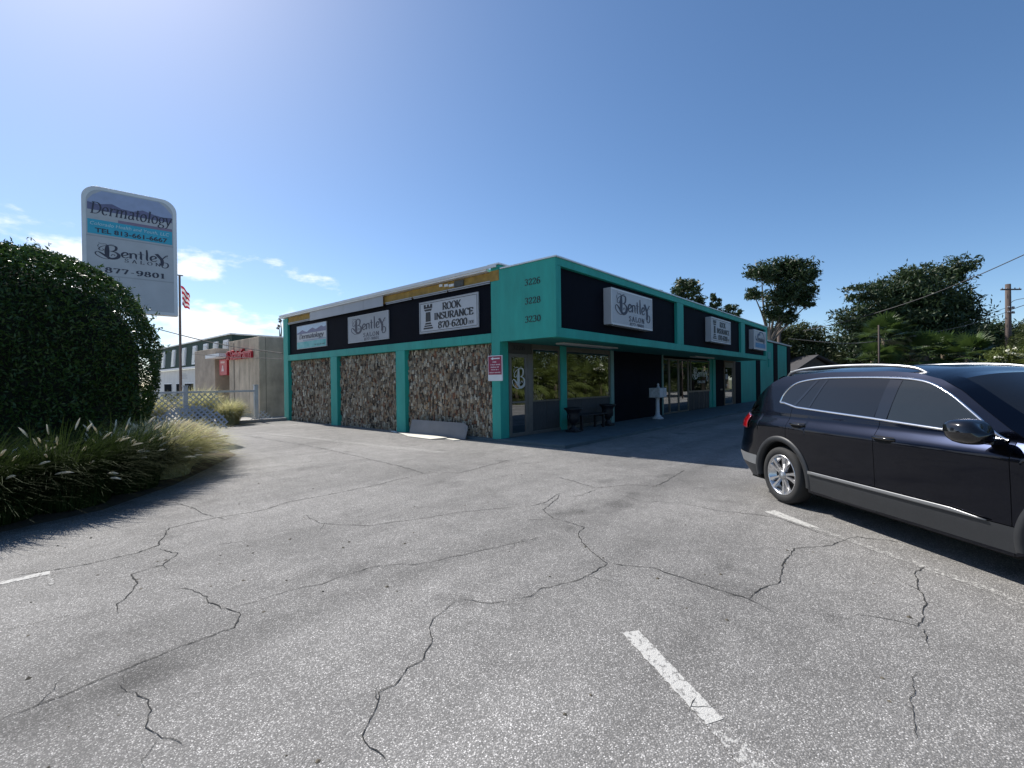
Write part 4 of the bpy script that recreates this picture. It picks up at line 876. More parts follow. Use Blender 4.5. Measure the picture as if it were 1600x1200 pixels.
def tree(label, base, blobs, s, n, M, limbs=True, tr=.22, group=None, name='tree', cat='tree', per=30, spread=.19):
    """blobs: (centre, radii); a trunk rises from base and limbs run to the blobs"""
    o = thing(name, label, cat, tuple(base), group); base = np.array(base, float)
    vol = np.array([b[1][0]*b[1][2] for b in blobs]); vol = vol/vol.sum(); C_ = np.concatenate([clump_points(b[0], b[1], int(n*v), per, spread) for b, v in zip(blobs, vol)])
    V, F = leaves(C_, s); raw_mesh('crown', V, F, M, o)
    if limbs:
        ctr = np.mean([b[0] for b in blobs], 0); zmin = min(b[0][2]-b[1][2]*.6 for b in blobs); fork = base+(ctr-base)*.25; fork[2] = max(base[2]+.6, base[2]+(zmin-base[2])*.75)
        mb = MB().tube(catmull([base-ZUP*.1, base*.6+fork*.4+np.array([.1, -.1, 0])*tr*3, fork], 4), [tr*1.3]*4+[tr]*4+[tr*.9], 9)
        mb.build('trunk', BARK, o, smooth=True)
        for b in blobs[:9]:
            e = np.array(b[0]); mid = fork+(e-fork)*.5+np.array([RNG.normal(0, .3), RNG.normal(0, .3), .1])*tr*3
            MB().tube(catmull([fork-ZUP*tr, mid, e+ZUP*b[1][2]*.4], 5), np.linspace(tr*.6, tr*.12, 11), 6).build('limb', BARK, o, smooth=True)
    return o
def blob(px, py, rx, ry, dep, dj=0): c = dp(px, py, dep+dj); k = dep/FPX; return (c, (rx*k, rx*k, ry*k))
def gb(px, dep): p = dp(px, 597, dep); return (p[0], p[1], 0)
tree('tall tree with open forked limbs rising behind the rear wing', gb(1195, 40), [blob(1190, 425, 22, 16, 40), blob(1218, 425, 26, 22, 40, 1), blob(1250, 430, 24, 24, 40), blob(1176, 460, 14, 10, 40, -1), blob(1225, 462, 26, 22, 40), blob(1255, 462, 20, 20, 40, 1), blob(1205, 488, 14, 14, 40, -1), blob(1232, 495, 16, 14, 40), blob(1266, 474, 10, 6, 40), blob(1238, 414, 14, 10, 40)], .18, 13000, LD, tr=.20)
tree('rounded dark tree top showing above the middle of the front fascia', gb(1078, 38), [blob(1072, 452, 20, 16, 38), blob(1060, 464, 14, 14, 38), blob(1088, 468, 12, 14, 38, 1), blob(1080, 490, 22, 16, 38)], .18, 3400, LD)
tree('small leafy tree top beside the rounded one above the fascia', gb(1125, 38), [blob(1118, 470, 9, 9, 38), blob(1112, 482, 9, 10, 38), blob(1135, 484, 16, 8, 38), blob(1150, 488, 9, 7, 38, 1), blob(1128, 500, 22, 10, 38)], .16, 2200, LD)
tree('wispy sprig of a tree just clearing the fascia near the first bay divider', gb(1034, 36), [blob(1034, 455, 8, 5, 36), blob(1030, 468, 12, 9, 36)], .13, 420, LD)
tree('broad dark tree filling the skyline behind the car', gb(1432, 52), [blob(1350, 456, 26, 17, 50), blob(1332, 495, 26, 20, 50), blob(1385, 455, 24, 20, 51), blob(1428, 430, 30, 22, 51), blob(1475, 432, 24, 22, 52), blob(1502, 420, 22, 24, 51), blob(1395, 495, 44, 34, 50), blob(1450, 480, 46, 36, 50), blob(1497, 475, 28, 34, 51), blob(1495, 520, 26, 26, 51), blob(1440, 535, 60, 34, 51), blob(1350, 530, 40, 30, 51), blob(1505, 545, 26, 20, 51), blob(1420, 470, 60, 46, 52), blob(1370, 520, 60, 36, 52), blob(1470, 505, 50, 46, 52)], .24, 42000, LD, tr=.35)
tree('olive green tree behind the house, left of the broad dark tree', gb(1250, 50), [blob(1235, 530, 24, 22, 50), blob(1262, 525, 24, 20, 50), blob(1283, 545, 20, 18, 50), blob(1245, 556, 34, 18, 50), blob(1215, 535, 16, 30, 50), blob(1300, 560, 18, 14, 52)], .20, 12000, LG, tr=.22)
tree('dark rounded trees massed behind the utility pole', gb(1560, 58), [blob(1550, 520, 26, 22, 58), blob(1590, 528, 26, 20, 58), blob(1525, 535, 22, 20, 57), blob(1570, 552, 44, 24, 57), blob(1625, 525, 26, 24, 58), blob(1530, 565, 30, 18, 56)], .26, 16000, LD, tr=.3)
tree('low dark green trees behind the house roof', gb(1320, 58), [blob(1310, 560, 22, 22, 58), blob(1345, 560, 30, 24, 58), blob(1290, 575, 24, 16, 57), blob(1400, 565, 40, 22, 58), blob(1460, 570, 40, 18, 58)], .24, 11000, LD)
tree('small far tree poking out past the far corner of the teal building', gb(436, 60), [blob(438, 500, 4, 5, 60), blob(436, 512, 4, 5, 60)], .16, 160, mat('leaf_pale', (.16, .15, .14), .8))
tree('far hazy tree line behind the mansard roof', gb(245, 80), [blob(235, 552, 20, 8, 80), blob(258, 552, 8, 5, 80)], .35, 1200, LD, limbs=False)

def palm(label, loc, h, nf, fl_, s, M, group='fan palms', fresh=True, drop=.5):
    """fan palm: trunk and drooping fan fronds of narrow leaflets"""
    o = thing('fan_palm', label, 'palm', loc, group); x, y, z0 = loc
    MB().tube([(x, y, -.1), (x+.05, y, h*.5), (x, y+.04, h)], [.17, .14, .13], 9).build('trunk', mat('palm_trunk', (.16, .125, .09), .95, .35, 9, .6), o, smooth=True)
    V = []; F = []
    for i in range(nf):
        az = i*2.39996+RNG.normal(0, .2); el = math.pi*(.46-.80*(i/nf)*(1+.1*RNG.normal())); d = np.array([math.cos(az)*math.cos(el), math.sin(az)*math.cos(el), math.sin(el)])
        L_ = fl_*RNG.uniform(.8, 1.1); p0 = np.array([x, y, h]); pe = p0+d*L_*.55-ZUP*L_*.10*drop
        side = np.cross(d, ZUP); side /= np.linalg.norm(side)+1e-6; upv = np.cross(side, d); k = len(V); wv = side*.012
        V += [p0-wv, p0+wv, pe+wv, pe-wv]; F.append((k, k+1, k+2, k+3))
        for j in range(17):
            a = (j-8)/8*1.45; dd = d*math.cos(a)+side*math.sin(a); ll = L_*.62*(1-.25*abs(a)/1.45)*RNG.uniform(.85, 1.1); sg = np.cross(dd, upv); w = s*.55
            m1 = pe+dd*ll*.55-ZUP*ll*.06*drop; m2 = pe+dd*ll*.98-ZUP*ll*(.34*drop+.08*RNG.uniform()); k = len(V)
            V += [pe, m1+sg*w*.5, m2, m1-sg*w*.5]; F.append((k, k+1, k+2, k+3))
    raw_mesh('fronds', V, F, M, o); return o
g1 = gb(1382, 34); palm('bushy fan palm with a full round crown behind the car roof', g1, 4.4, 44, 2.0, .20, LY)
g1 = gb(1475, 34); palm('wider fan palm right of the full round one, below the broad tree', g1, 3.2, 40, 1.9, .20, LY)
g1 = gb(1450, 33); palm('low fan palm left of the wider one', g1, 3.0, 30, 2.0, .22, LY)
g1 = gb(1512, 31); palm('low fan palm at the right of the palm group', g1, 2.7, 30, 2.0, .22, LY)
g1 = gb(1365, 33); palm('small fan palm beside the thin pole', g1, 2.7, 26, 1.7, .2, LY)
# planted strip on the far side of the lot (mirrored in the shop windows)
pal = palm('sunlit fan palm in the planted strip opposite the shop windows', (9.5, -13.2, 0), 1.7, 40, 2.2, .12, LYB, 'palms opposite the shop windows')
for i, (x, y, sc, rz) in enumerate([(11.6, -12.6, .8, 1), (13.6, -13.6, 1.15, 2), (15.6, -12.7, .85, 3), (17.9, -13.4, 1.05, 4), (20.3, -12.8, .8, 5), (22.6, -13.6, 1.1, .5), (25.2, -13.2, .9, 1.5), (7.2, -13.0, .95, 2.5), (4.8, -13.4, 1.1, 3.5), (29.5, -14.2, 1.0, 4.5), (34, -14, 1.1, 5.5)]):
    c = copy_tree(pal); c.location = (x, y, 0); c.scale = (sc, sc, sc); c.rotation_euler = (0, 0, rz)
bs = thing('flowering_shrub', 'sunlit shrub with pale blossoms beyond the car at the right edge', 'shrub', gb(1570, 24))
C_ = np.concatenate([clump_points(*blob(px, py, rx, ry, 24), n) for px, py, rx, ry, n in ((1568, 565, 26, 20, 1600), (1600, 560, 24, 18, 1400), (1548, 580, 24, 12, 1000), (1625, 560, 24, 24, 1200), (1580, 590, 50, 14, 1500))])
V, F = leaves(C_, .10); raw_mesh('foliage', V, F, LYB, bs)
C_ = np.concatenate([clump_points(*blob(px, py, rx, ry, 23.6), n, 12, .12, .2) for px, py, rx, ry, n in ((1572, 556, 20, 10, 120), (1592, 552, 16, 8, 70))]); V, F = leaves(C_, .075, 1.2); raw_mesh('blossoms', V, F, mat('blossom_cream', (.72, .70, .55), .7), bs)
# hedge of leaves behind the palms so the mirror view is closed
for i, (x, l_) in enumerate(((3, ''), (10, ''), (17, ''), (24, ''), (31, ''), (38, ''), (45, ''), (52, ''), (59, ''))):
    o = thing('hedge_shrub', 'dense green shrub behind the palms opposite the shop windows', 'shrub', (x, -15.5, 0), 'shrubs opposite the shop windows')
    C_ = clump_points((x, -15.8, 2.7), (4.6, 1.5, 3.5), 9000, 40, .12, .4); V, F = leaves(C_, .17); raw_mesh('foliage', V, F, LG, o)

# clipped hedge beside the lot
HC = dp(30, 604, 8.5); HC = np.array([HC[0], HC[1], 0]); HR = np.array([1.98, 1.62]); HH = 4.12
he = thing('clipped_hedge', 'big rounded dark green hedge in front of the pylon sign', 'hedge', tuple(HC))
def hedge_pt(n, inset):
    a = RNG.uniform(0, 2*math.pi, n); h = RNG.uniform(.0, 1.0, n)
    prof = np.where(h < .55, .88+.12*np.sin(h/.55*math.pi/2), np.sqrt(np.maximum(0, 1-((h-.55)/.45)**2.3)))
    lump = 1+.035*np.sin(3*a+5*h)+.03*np.sin(7*a-9*h+1)+.02*np.sin(13*a+17*h)
    rr = prof*lump*(1-inset); return np.stack([HC[0]+HR[0]*rr*np.cos(a), HC[1]+HR[1]*rr*np.sin(a), .1+(HH-.1)*h*(1-inset*.5)], 1)
P = np.concatenate([hedge_pt(62000, np.abs(RNG.normal(0, .03, 62000))), hedge_pt(14000, RNG.uniform(.05, .25, 14000))])
# the crown closes over the top
a = RNG.uniform(0, 2*math.pi, 9000); rr = np.sqrt(RNG.uniform(0, 1, 9000))*.72; P = np.concatenate([P, np.stack([HC[0]+HR[0]*rr*np.cos(a), HC[1]+HR[1]*rr*np.sin(a), HH*(.55+.45*(1-rr**2)**(1/2.3))-np.abs(RNG.normal(0, .07, 9000))+.05*np.sin(9*a)], 1)])
V, F = leaves(P, .041, .62); raw_mesh('foliage', V, F, LH, he)
# sprigs standing out of the clipped surface
sp_ = hedge_pt(260, RNG.uniform(-.02, .0, 260)); sp_ = sp_[sp_[:, 2] > 2.2]; V = []; Fq = []
for p in sp_:
    d = (p-np.array([HC[0], HC[1], 1.8])); d /= np.linalg.norm(d); d = d+RNG.normal(0, .3, 3)+ZUP*.3; d /= np.linalg.norm(d); L_ = RNG.uniform(.08, .22); q = p+d*np.linspace(0, L_, 7)[:, None]+RNG.normal(0, .015, (7, 3)); v, f = leaves(q, .045); Fq.append(f+len(V)*0+sum(len(x) for x in V)); V.append(v)
raw_mesh('sprigs', np.concatenate(V), np.concatenate(Fq), LH, he)
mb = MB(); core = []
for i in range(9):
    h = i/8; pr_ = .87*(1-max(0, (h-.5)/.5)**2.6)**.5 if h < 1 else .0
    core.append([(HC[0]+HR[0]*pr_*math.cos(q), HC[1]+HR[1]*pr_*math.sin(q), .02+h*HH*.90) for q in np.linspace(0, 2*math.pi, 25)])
mb.grid(core); mb.build('shade_core', mat('hedge_core', (.012, .016, .008), 1.0), he)  # near-black shell standing in for the shade inside the leaves
for dx, dy in ((0, 0), (.5, .2), (-.6, .1)): MB().tube([(HC[0]+dx, HC[1]+dy, 0), (HC[0]+dx*.8, HC[1]+dy, 1.6)], .05, 6).build('stem', BARK, he)

# fountain grass
GRN = leaf_mat('grass_blade_shade_tone', (.050, .075, .020), (.020, .036, .010), .3, .6, 2.5, .05); GRY = leaf_mat('grass_blade_sun_tone', (.72, .67, .40), (.36, .37, .16), .45, .6, 2.5, .1)  # one grass in two copies, shade and sunlight put into the blade colours
PLM = mat('grass_plume', (.84, .77, .62), .9, .15, 8, transl=.35)
def fountain(label, loc, rad, h, nb_, npl, M, lean=(0, 0), group=None):
    o = thing('fountain_grass', label, 'grass clump', (loc[0], loc[1], 0), group)
    az = RNG.uniform(0, 2*math.pi, nb_); rb = np.sqrt(RNG.uniform(0, 1, nb_))*rad*.62; dr = RNG.uniform(.55, 1.35, nb_)*(.55+.75*rb/(rad*.62)); H_ = h*RNG.uniform(.45, 1.05, nb_); spr = rad*RNG.uniform(.25, 1.15, nb_)
    az2 = az+RNG.normal(0, .5, nb_); seg = 5; V = np.zeros((nb_, seg+1, 2, 3), np.float32)
    bx, by = loc[0]+rb*np.cos(az), loc[1]+rb*np.sin(az)
    for i in range(seg+1):
        t = i/seg; out_ = spr*t**1.8; z = H_*(1.75*t-.85*t*t*(.55+.5*spr/rad)*(.4+.75*dr)); z = np.maximum(z, .012)
        cx, cy = bx+out_*np.cos(az2)+lean[0]*t*t, by+out_*np.sin(az2)+lean[1]*t*t; w = .0058*(1-t)**.6+.0007
        V[:, i, 0] = np.stack([cx-w*np.sin(az2), cy+w*np.cos(az2), z], 1); V[:, i, 1] = np.stack([cx+w*np.sin(az2), cy-w*np.cos(az2), z], 1)
    b0 = (np.arange(nb_)*(seg+1)*2)[:, None]; F = np.concatenate([np.stack([b0[:, 0]+2*i, b0[:, 0]+2*i+1, b0[:, 0]+2*i+3, b0[:, 0]+2*i+2], 1) for i in range(seg)])
    raw_mesh('blades', V.reshape(-1, 3), F, M, o)
    mb = MB(); st = MB()
    for k in range(npl):
        a = RNG.uniform(0, 2*math.pi); r_ = rad*RNG.uniform(.3, 1.12); hh = h*RNG.uniform(.75, 1.12); b = np.array([loc[0]+.3*r_*math.cos(a), loc[1]+.3*r_*math.sin(a), .05]); L_ = RNG.uniform(.13, .22)
        e = np.array([loc[0]+r_*math.cos(a)+lean[0]*.7, loc[1]+r_*math.sin(a)+lean[1]*.7, max(.15, hh*(1-.42*(r_/rad)**2))]); out_ = np.array([math.cos(a)*r_/rad*.75+lean[0], math.sin(a)*r_/rad*.75+lean[1], .85-.62*r_/rad]); out_ /= np.linalg.norm(out_)+1e-6
        P = [b+(e-b)*t+ZUP*.22*hh*math.sin(math.pi*t)*.5 for t in np.linspace(0, 1, 5)]; st.tube(P, .0016, 3, cap=False)
        Q = [e+out_*L_*t-ZUP*L_*.22*t*t for t in np.linspace(0, 1, 6)]; mb.tube(Q, [.003, .0110, .0135, .0120, .008, .001], 6)
    st.build('stalks', M, o); mb.build('plumes', PLM, o, smooth=True); return o
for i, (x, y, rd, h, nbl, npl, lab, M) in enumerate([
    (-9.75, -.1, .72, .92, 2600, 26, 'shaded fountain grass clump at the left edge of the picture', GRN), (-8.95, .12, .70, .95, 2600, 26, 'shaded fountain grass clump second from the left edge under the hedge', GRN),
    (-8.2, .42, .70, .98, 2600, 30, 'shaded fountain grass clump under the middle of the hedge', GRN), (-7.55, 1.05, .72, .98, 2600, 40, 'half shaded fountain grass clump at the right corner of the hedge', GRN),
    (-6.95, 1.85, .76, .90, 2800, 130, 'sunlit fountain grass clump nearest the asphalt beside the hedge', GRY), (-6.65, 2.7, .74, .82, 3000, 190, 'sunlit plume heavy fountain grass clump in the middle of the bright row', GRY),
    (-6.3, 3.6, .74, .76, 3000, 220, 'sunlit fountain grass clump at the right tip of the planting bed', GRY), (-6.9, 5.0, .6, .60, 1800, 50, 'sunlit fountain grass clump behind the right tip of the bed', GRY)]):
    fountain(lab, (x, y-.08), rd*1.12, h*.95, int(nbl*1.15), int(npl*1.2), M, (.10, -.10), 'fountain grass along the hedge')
for x, y, rd, h, lab in ((-4.7, 13.9, .85, 1.15, 'tall pale fountain grass behind the lattice left of the fence post'), (-3.0, 13.95, .9, 1.35, 'tall fountain grass growing behind the lattice fence'), (-2.35, 12.55, .62, .95, 'bright yellow green fountain grass right of the fallen lattice'), (-5.9, 13.9, .85, 1.1, 'fountain grass behind the fence beside the hedge edge')):
    fountain(lab, (x, y), rd, h, 2600, 60, GRY, (.15, -.1), 'fountain grass by the lattice fence')
for y in (29.5, 33.5, 36.5):
    o = thing('low_shrub', {29.5: 'dark low shrub at the near end of the white mansard building', 33.5: 'dark low shrub under the middle ground floor window of the mansard building', 36.5: 'dark low shrub at the far end of the mansard building row'}[y], 'shrub', (1.0, y, 0), 'shrubs below the mansard building'); C_ = clump_points((.9, y, .45), (.5, 1.4, .5), 700, 30, .15); V, F = leaves(C_, .1); raw_mesh('foliage', V, F, LD, o)

# ------------------------------------------------------------------ the parked SUV (local frame: x rear to front, y towards the visible side, z up)
PAINT = mat('car_paint_black_blue', (.009, .0115, .022), .24, .1, 2, coat=.5, metal=1.0, spec=.5)
CGLASS = mat('car_glass', (.008, .009, .011), .02, .1, 1, spec=.55); CGLASS2 = mat('car_glass_front', (.016, .02, .022), .02, .2, 1.5, spec=.55)
CHROME = mat('chrome', (.80, .80, .80), .12, .05, 3, metal=1.0); STRIPM = mat('sill_strip_grey', (.20, .205, .21), .3, .05, 3, metal=.3); SATIN = mat('satin_silver', (.42, .43, .44), .38, .05, 3, metal=1.0)
CLAD = mat('grey_cladding', (.020, .022, .025), .5, .1, 8, .05); GAP = mat('panel_gap', (.004, .004, .004), .9); RUBBER = mat('tyre_rubber', (.018, .018, .018), .8, .2, 20, .15)
ALLOY = mat('alloy_wheel', (.60, .60, .61), .25, .05, 3, metal=.9); TAIL = mat('tail_lamp_red', (.32, .004, .008), .08, .2, 6, spec=.8, coat=1.0); BLKP = mat('gloss_black', (.006, .006, .007), .1, .1, 2, coat=.6); ALLOYD = mat('wheel_dark', (.03, .03, .032), .5)
car = thing('parked_suv', 'black SUV with silver alloy wheel parked at the right, cropped by the picture edge', 'car', (-1.06, -6.77, 0), rz=R(-132.6))
LEN = 4.70; RW, FW = .97, 3.90; WZ = .35; AR = .43
def itp(x, T): return float(np.interp(x, [a for a, b in T], [b for a, b in T]))
ZW = [(.15, .84), (.24, .885), (.40, .905), (.55, .910), (.75, .918), (.88, .926), (.945, .927), (.965, .923), (.985, .913), (1.02, .890), (1.055, .865), (1.08, .855), (1.12, .848), (1.3, .79), (1.45, .735), (1.54, .69), (1.60, .655), (1.66, .60)]
def plan(l): return 1-.17*max(0, (.55-l)/.55)**2.2-.26*max(0, (l-3.95)/.75)**2.2
def lrear(z): return itp(z, [(.15, .25), (.24, .14), (.38, -.02), (.5, -.08), (.60, -.07), (.73, -.02), (.9, .02), (1.0, .05), (1.09, .10), (1.25, .24), (1.43, .47), (1.55, .66), (1.7, .8)])
def ln_(l, z):
    if l > .6: return l
    k = 1-l/.6; return l+lrear(z)*k*k*(3-2*k)
def Wd(l, z): return itp(z, ZW)*plan(l)*(1+.0)
def zbelt(l): return itp(l, [(0, 1.10), (.5, 1.22), (.85, 1.25), (1.14, 1.195), (1.6, 1.17), (2.23, 1.14), (2.9, 1.10), (3.4, 1.065), (3.8, 1.03), (4.2, .96), (4.5, .86), (4.7, .72)])
def zbot(l):
    for c in (RW, FW):
        if abs(l-c) < AR-.0005: return WZ+math.sqrt(AR*AR-(l-c)**2)*1.0
    return .235 if 1.3 < l < 3.45 else .26
def shade(o): o.data.polygons.foreach_set('use_smooth', [True]*len(o.data.polygons)); return o
ST = sorted(set([0, .04, .08, .14, .2, .28, .36, .44, .5]+list(np.round(np.linspace(RW-AR, RW+AR, 40), 4))+[RW-AR-.0006, RW+AR+.0006, FW-AR-.0006, FW+AR+.0006]+list(np.round(np.linspace(FW-AR, FW+AR, 40), 4))+list(np.round(np.linspace(1.45, 3.3, 24), 3))+[4.35, 4.4, 4.48, 4.56, 4.63, 4.68, 4.70]))
GAPS = [1.08, 2.29, 3.41]
ST = [l for l in ST if all(abs(l-gq) > .012 for gq in GAPS)]+[gq+d for gq in GAPS for d in (-.003, .003)]; ST.sort()
NR = 46
def col(l, s, off=0.0, zlo=None, zhi=None, nr=NR):
    a = zbot(l) if zlo is None else zlo; b = zbelt(l) if zhi is None else zhi; out_ = []
    for i in range(nr+1):
        z = a+(b-a)*i/nr; e = off; out_.append((ln_(l, z), s*(Wd(l, z)+e), z))
    return out_
def side(s):
    seg = {'rear_quarter': (-1, 1.08), 'rear_door': (1.08, 2.29), 'front_door': (2.29, 3.41), 'front_fender': (3.41, 9)}
    for nme, (a, b) in seg.items():
        cols_ = [col(l, s) for l in ST if a < l < b]
        o = MB().grid(cols_, flip=(s > 0)).build(nme, PAINT, car, local=True, smooth=True)
        if s > 0: PARTS[nme] = o
    for gq in GAPS:    # dark channel behind each shut line
        MB().grid([col(gq-.012, s, -.006), col(gq+.012, s, -.006)], flip=(s > 0)).build('door_seal', GAP, car, local=True)
PARTS = {}
for s in (1, -1): side(s)
def patch(l0, l1, z0, z1, off, s, nl=20, nz=6):
    z0f = z0 if callable(z0) else (lambda l: z0); z1f = z1 if callable(z1) else (lambda l: z1)
    return [[(ln_(l, z), s*(Wd(l, z)+off), z) for z in np.linspace(z0f(l), z1f(l), nz)] for l in np.linspace(l0, l1, nl)]
for s in (1, -1):
    fp = (s > 0)
    # arch lips, sills, strips
    for c in (RW, FW):
        G_ = []
        for a in np.linspace(-9, 189, 44):
            row = []
            for rr, off in ((AR-.012, -.06), (AR-.012, .012), (AR+.018, .018), (AR+.048, .014), (AR+.056, .001)):
                l, z = c+rr*math.cos(R(a)), max(.2, WZ+rr*math.sin(R(a))); row.append((ln_(l, z), s*(Wd(l, z)+off), z))
            G_.append(row)
        MB().grid(G_, flip=not fp).build('wheel_arch_trim', CLAD, car, local=True, smooth=True)
        lin = [[(c+(AR-.005)*math.cos(R(a)), s*w, WZ+(AR-.005)*math.sin(R(a))) for w in (.50, .72, .885)] for a in np.linspace(-15, 195, 30)]
        MB().grid(lin, flip=fp).build('wheel_liner', GAP, car, local=True)
        MB().add([(c-AR, s*.50, .2), (c+AR, s*.50, .2), (c+AR, s*.50, .8), (c-AR, s*.50, .8)], [(0, 1, 2, 3)]).build('wheel_liner', GAP, car, local=True)
    MB().grid(patch(RW+AR+.035, FW-AR-.035, .265, .455, .010, s, 30, 7), flip=fp).build('sill_cladding', CLAD, car, local=True, smooth=True)
    MB().grid(patch(RW+AR+.05, 3.26, lambda l: .458, lambda l: .492-.028*max(0, (l-3.0)/.26), .016, s, 30, 4), flip=fp).build('silver_strip', STRIPM, car, local=True, smooth=True, solid=.012)
    MB().grid(patch(.0, RW-AR-.03, .25, .40, .008, s, 14, 5), flip=fp).build('bumper_cladding', CLAD, car, local=True, smooth=True)
    MB().grid(patch(.0, RW-AR-.03, .402, .53, .006, s, 14, 5), flip=fp).build('bumper_insert', mat('silver_grey_cladding', (.16, .165, .17), .45), car, local=True, smooth=True)
    MB().grid(patch(.0, .30, lambda l: .865+.05*l, lambda l: 1.075-.10*l, .008, s, 14, 8), flip=fp).build('tail_lamp', TAIL, car, local=True, smooth=True, solid=.01)
    # door handles
    for hl, hz in ((1.26, 1.005), (2.40, .975)):
        par = car
        y = Wd(hl, hz); mb = MB().tube(catmull([(hl-.11, s*(y-.01), hz), (hl-.08, s*(y+.028), hz+.003), (hl, s*(y+.036), hz+.004), (hl+.08, s*(y+.028), hz), (hl+.11, s*(y-.01), hz-.004)], 4), .014, 8); mb.build('door_handle', BLKP, car, local=True, smooth=True)
        pit = [[(hl+rr*1.25*math.cos(q), s*(Wd(hl+rr*math.cos(q), hz+rr*.62*math.sin(q))+.0015), hz+rr*.55*math.sin(q)) for rr in (.02, .05, .085)] for q in np.linspace(0, 2*math.pi, 25)]
        MB().grid(pit, flip=not fp).build('handle_recess', GAP, car, local=True, smooth=True)
    # fuel flap outline on the rear quarter (visible side only)
    if s > 0:
        ring = [[(ln_(l, z), s*(Wd(l, z)+.0015), z) for l, z in ((.62+.10*a*k, 1.0+.085*b*k) for k in (1.0, 1.035))] for a, b in [(math.copysign(abs(math.cos(q))**.5, math.cos(q)), math.copysign(abs(math.sin(q))**.5, math.sin(q))) for q in np.linspace(0, 2*math.pi, 33)]]
        MB().grid(ring, flip=False).build('fuel_flap_gap', GAP, car, local=True)
# greenhouse and roof shell
ZE = [(.0, 1.09), (.2, 1.22), (.4, 1.38), (.55, 1.49), (.72, 1.565), (1.0, 1.60), (1.4, 1.615), (2.2, 1.61), (2.5, 1.585), (2.75, 1.525), (2.95, 1.43), (3.15, 1.29), (3.35, 1.155), (3.5, 1.07), (3.85, 1.03)]
ZC = [(.0, 1.13), (.15, 1.30), (.32, 1.52), (.42, 1.60), (.8, 1.645), (1.4, 1.675), (2.2, 1.672), (2.6, 1.635), (2.82, 1.58), (3.1, 1.44), (3.45, 1.25), (3.8, 1.06), (3.85, 1.04)]
GS = list(np.round(np.concatenate([np.linspace(0, .8, 18), np.linspace(.9, 2.4, 16), np.linspace(2.5, 3.5, 26), np.linspace(3.55, 3.85, 6)]), 4))
def upper(l, s):
    zb = zbelt(l); ze = max(itp(l, ZE), zb+.004); return [(l if l > .6 else l+.10*(1-l/.6), s*Wd(l, z), z) for z in np.linspace(zb, ze, 12)]
def roofrow(l):
    ze = max(itp(l, ZE), zbelt(l)+.004); we = Wd(l, ze); zc = max(itp(l, ZC), ze); row = []
    for u in np.linspace(-1, 1, 25): row.append(((l if l > .6 else l+.10*(1-l/.6))-(.08*(1-u*u)*(1-l/.5) if l < .5 else 0)+(.0 if l < 2.8 else .10*(1-u*u)), u*we, ze+(zc-ze)*(1-abs(u)**3.2)))
    return row
for s in (1, -1):
    MB().grid([upper(l, s) for l in GS if l <= 3.5], flip=(s > 0)).build('cabin_side', PAINT, car, local=True, smooth=True)
RR = [roofrow(l) for l in GS]
ir = [i for i, l in enumerate(GS) if .40 <= l <= 2.83]; iw = [i for i, l in enumerate(GS) if l >= 2.82]; ib = [i for i, l in enumerate(GS) if l <= .46]
MB().grid([RR[i] for i in range(ir[0]-1, ir[-1]+1)]).build('roof', PAINT, car, local=True, smooth=True)
MB().grid([RR[i] for i in range(ir[-1], len(GS))]).build('windscreen', CGLASS, car, local=True, smooth=True)
MB().grid([RR[i] for i in range(0, ir[0])]).build('rear_window', CGLASS, car, local=True, smooth=True)
for s in (1, -1):   # windscreen pillars in body colour over the glass edge
    MB().grid([[(r_[0]+.002, r_[1]*k, r_[2]+.006) for k, r_ in ((1.006, RR[i][24 if s > 0 else 0]), (1.0, RR[i][23 if s > 0 else 1]), (1.0, RR[i][22 if s > 0 else 2]))] for i in range(ir[-1]-1, len(GS)-5)], flip=(s < 0)).build('windscreen_pillar', PAINT, car, local=True, smooth=True)
# side glass
ZT = [(.80, 1.36), (.9, 1.44), (1.0, 1.485), (1.15, 1.52), (1.4, 1.545), (2.2, 1.545), (2.55, 1.52), (2.72, 1.475), (2.85, 1.41), (3.0, 1.315), (3.15, 1.21), (3.27, 1.12), (3.33, 1.085)]
TOPI = [(b, a) for a, b in ZT if a >= 2.5][::-1]; RTI = [(b, a) for a, b in ZT if a <= 1.4]
def pane(fl, fr, s, off, z0=None, z1=None):
    rows_ = []
    for v in np.linspace(0, 1, 14):
        row = []
        for u in np.linspace(0, 1, 16):
            l = fl+(fr-fl)*u; sl = .30*(v-.5)*(0 if fr > 3.2 else 1) if False else 0
            zb = zbelt(l)+.016; zt = itp(l, ZT)-.012
            z = zb+(zt-zb)*v; row.append((l, s*(Wd(l, z)+off), z))
        rows_.append(row)
    return rows_
def slanted(fl, fr, kl, kr, s, off):
    rows_ = []
    for v in np.linspace(0, 1, 18):
        row = []
        for u in np.linspace(0, 1, 18):
            lm = fl+(fr-fl)*u; l = lm+(kl+(kr-kl)*u)*(v-.5)*.4; zb = zbelt(l)+.014; zt = max(zb+.002, itp(l, ZT)-.01); z = zb+(zt-zb)*v; row.append((l, s*(Wd(l, z)+off), z))
        rows_.append(row)
    return rows_
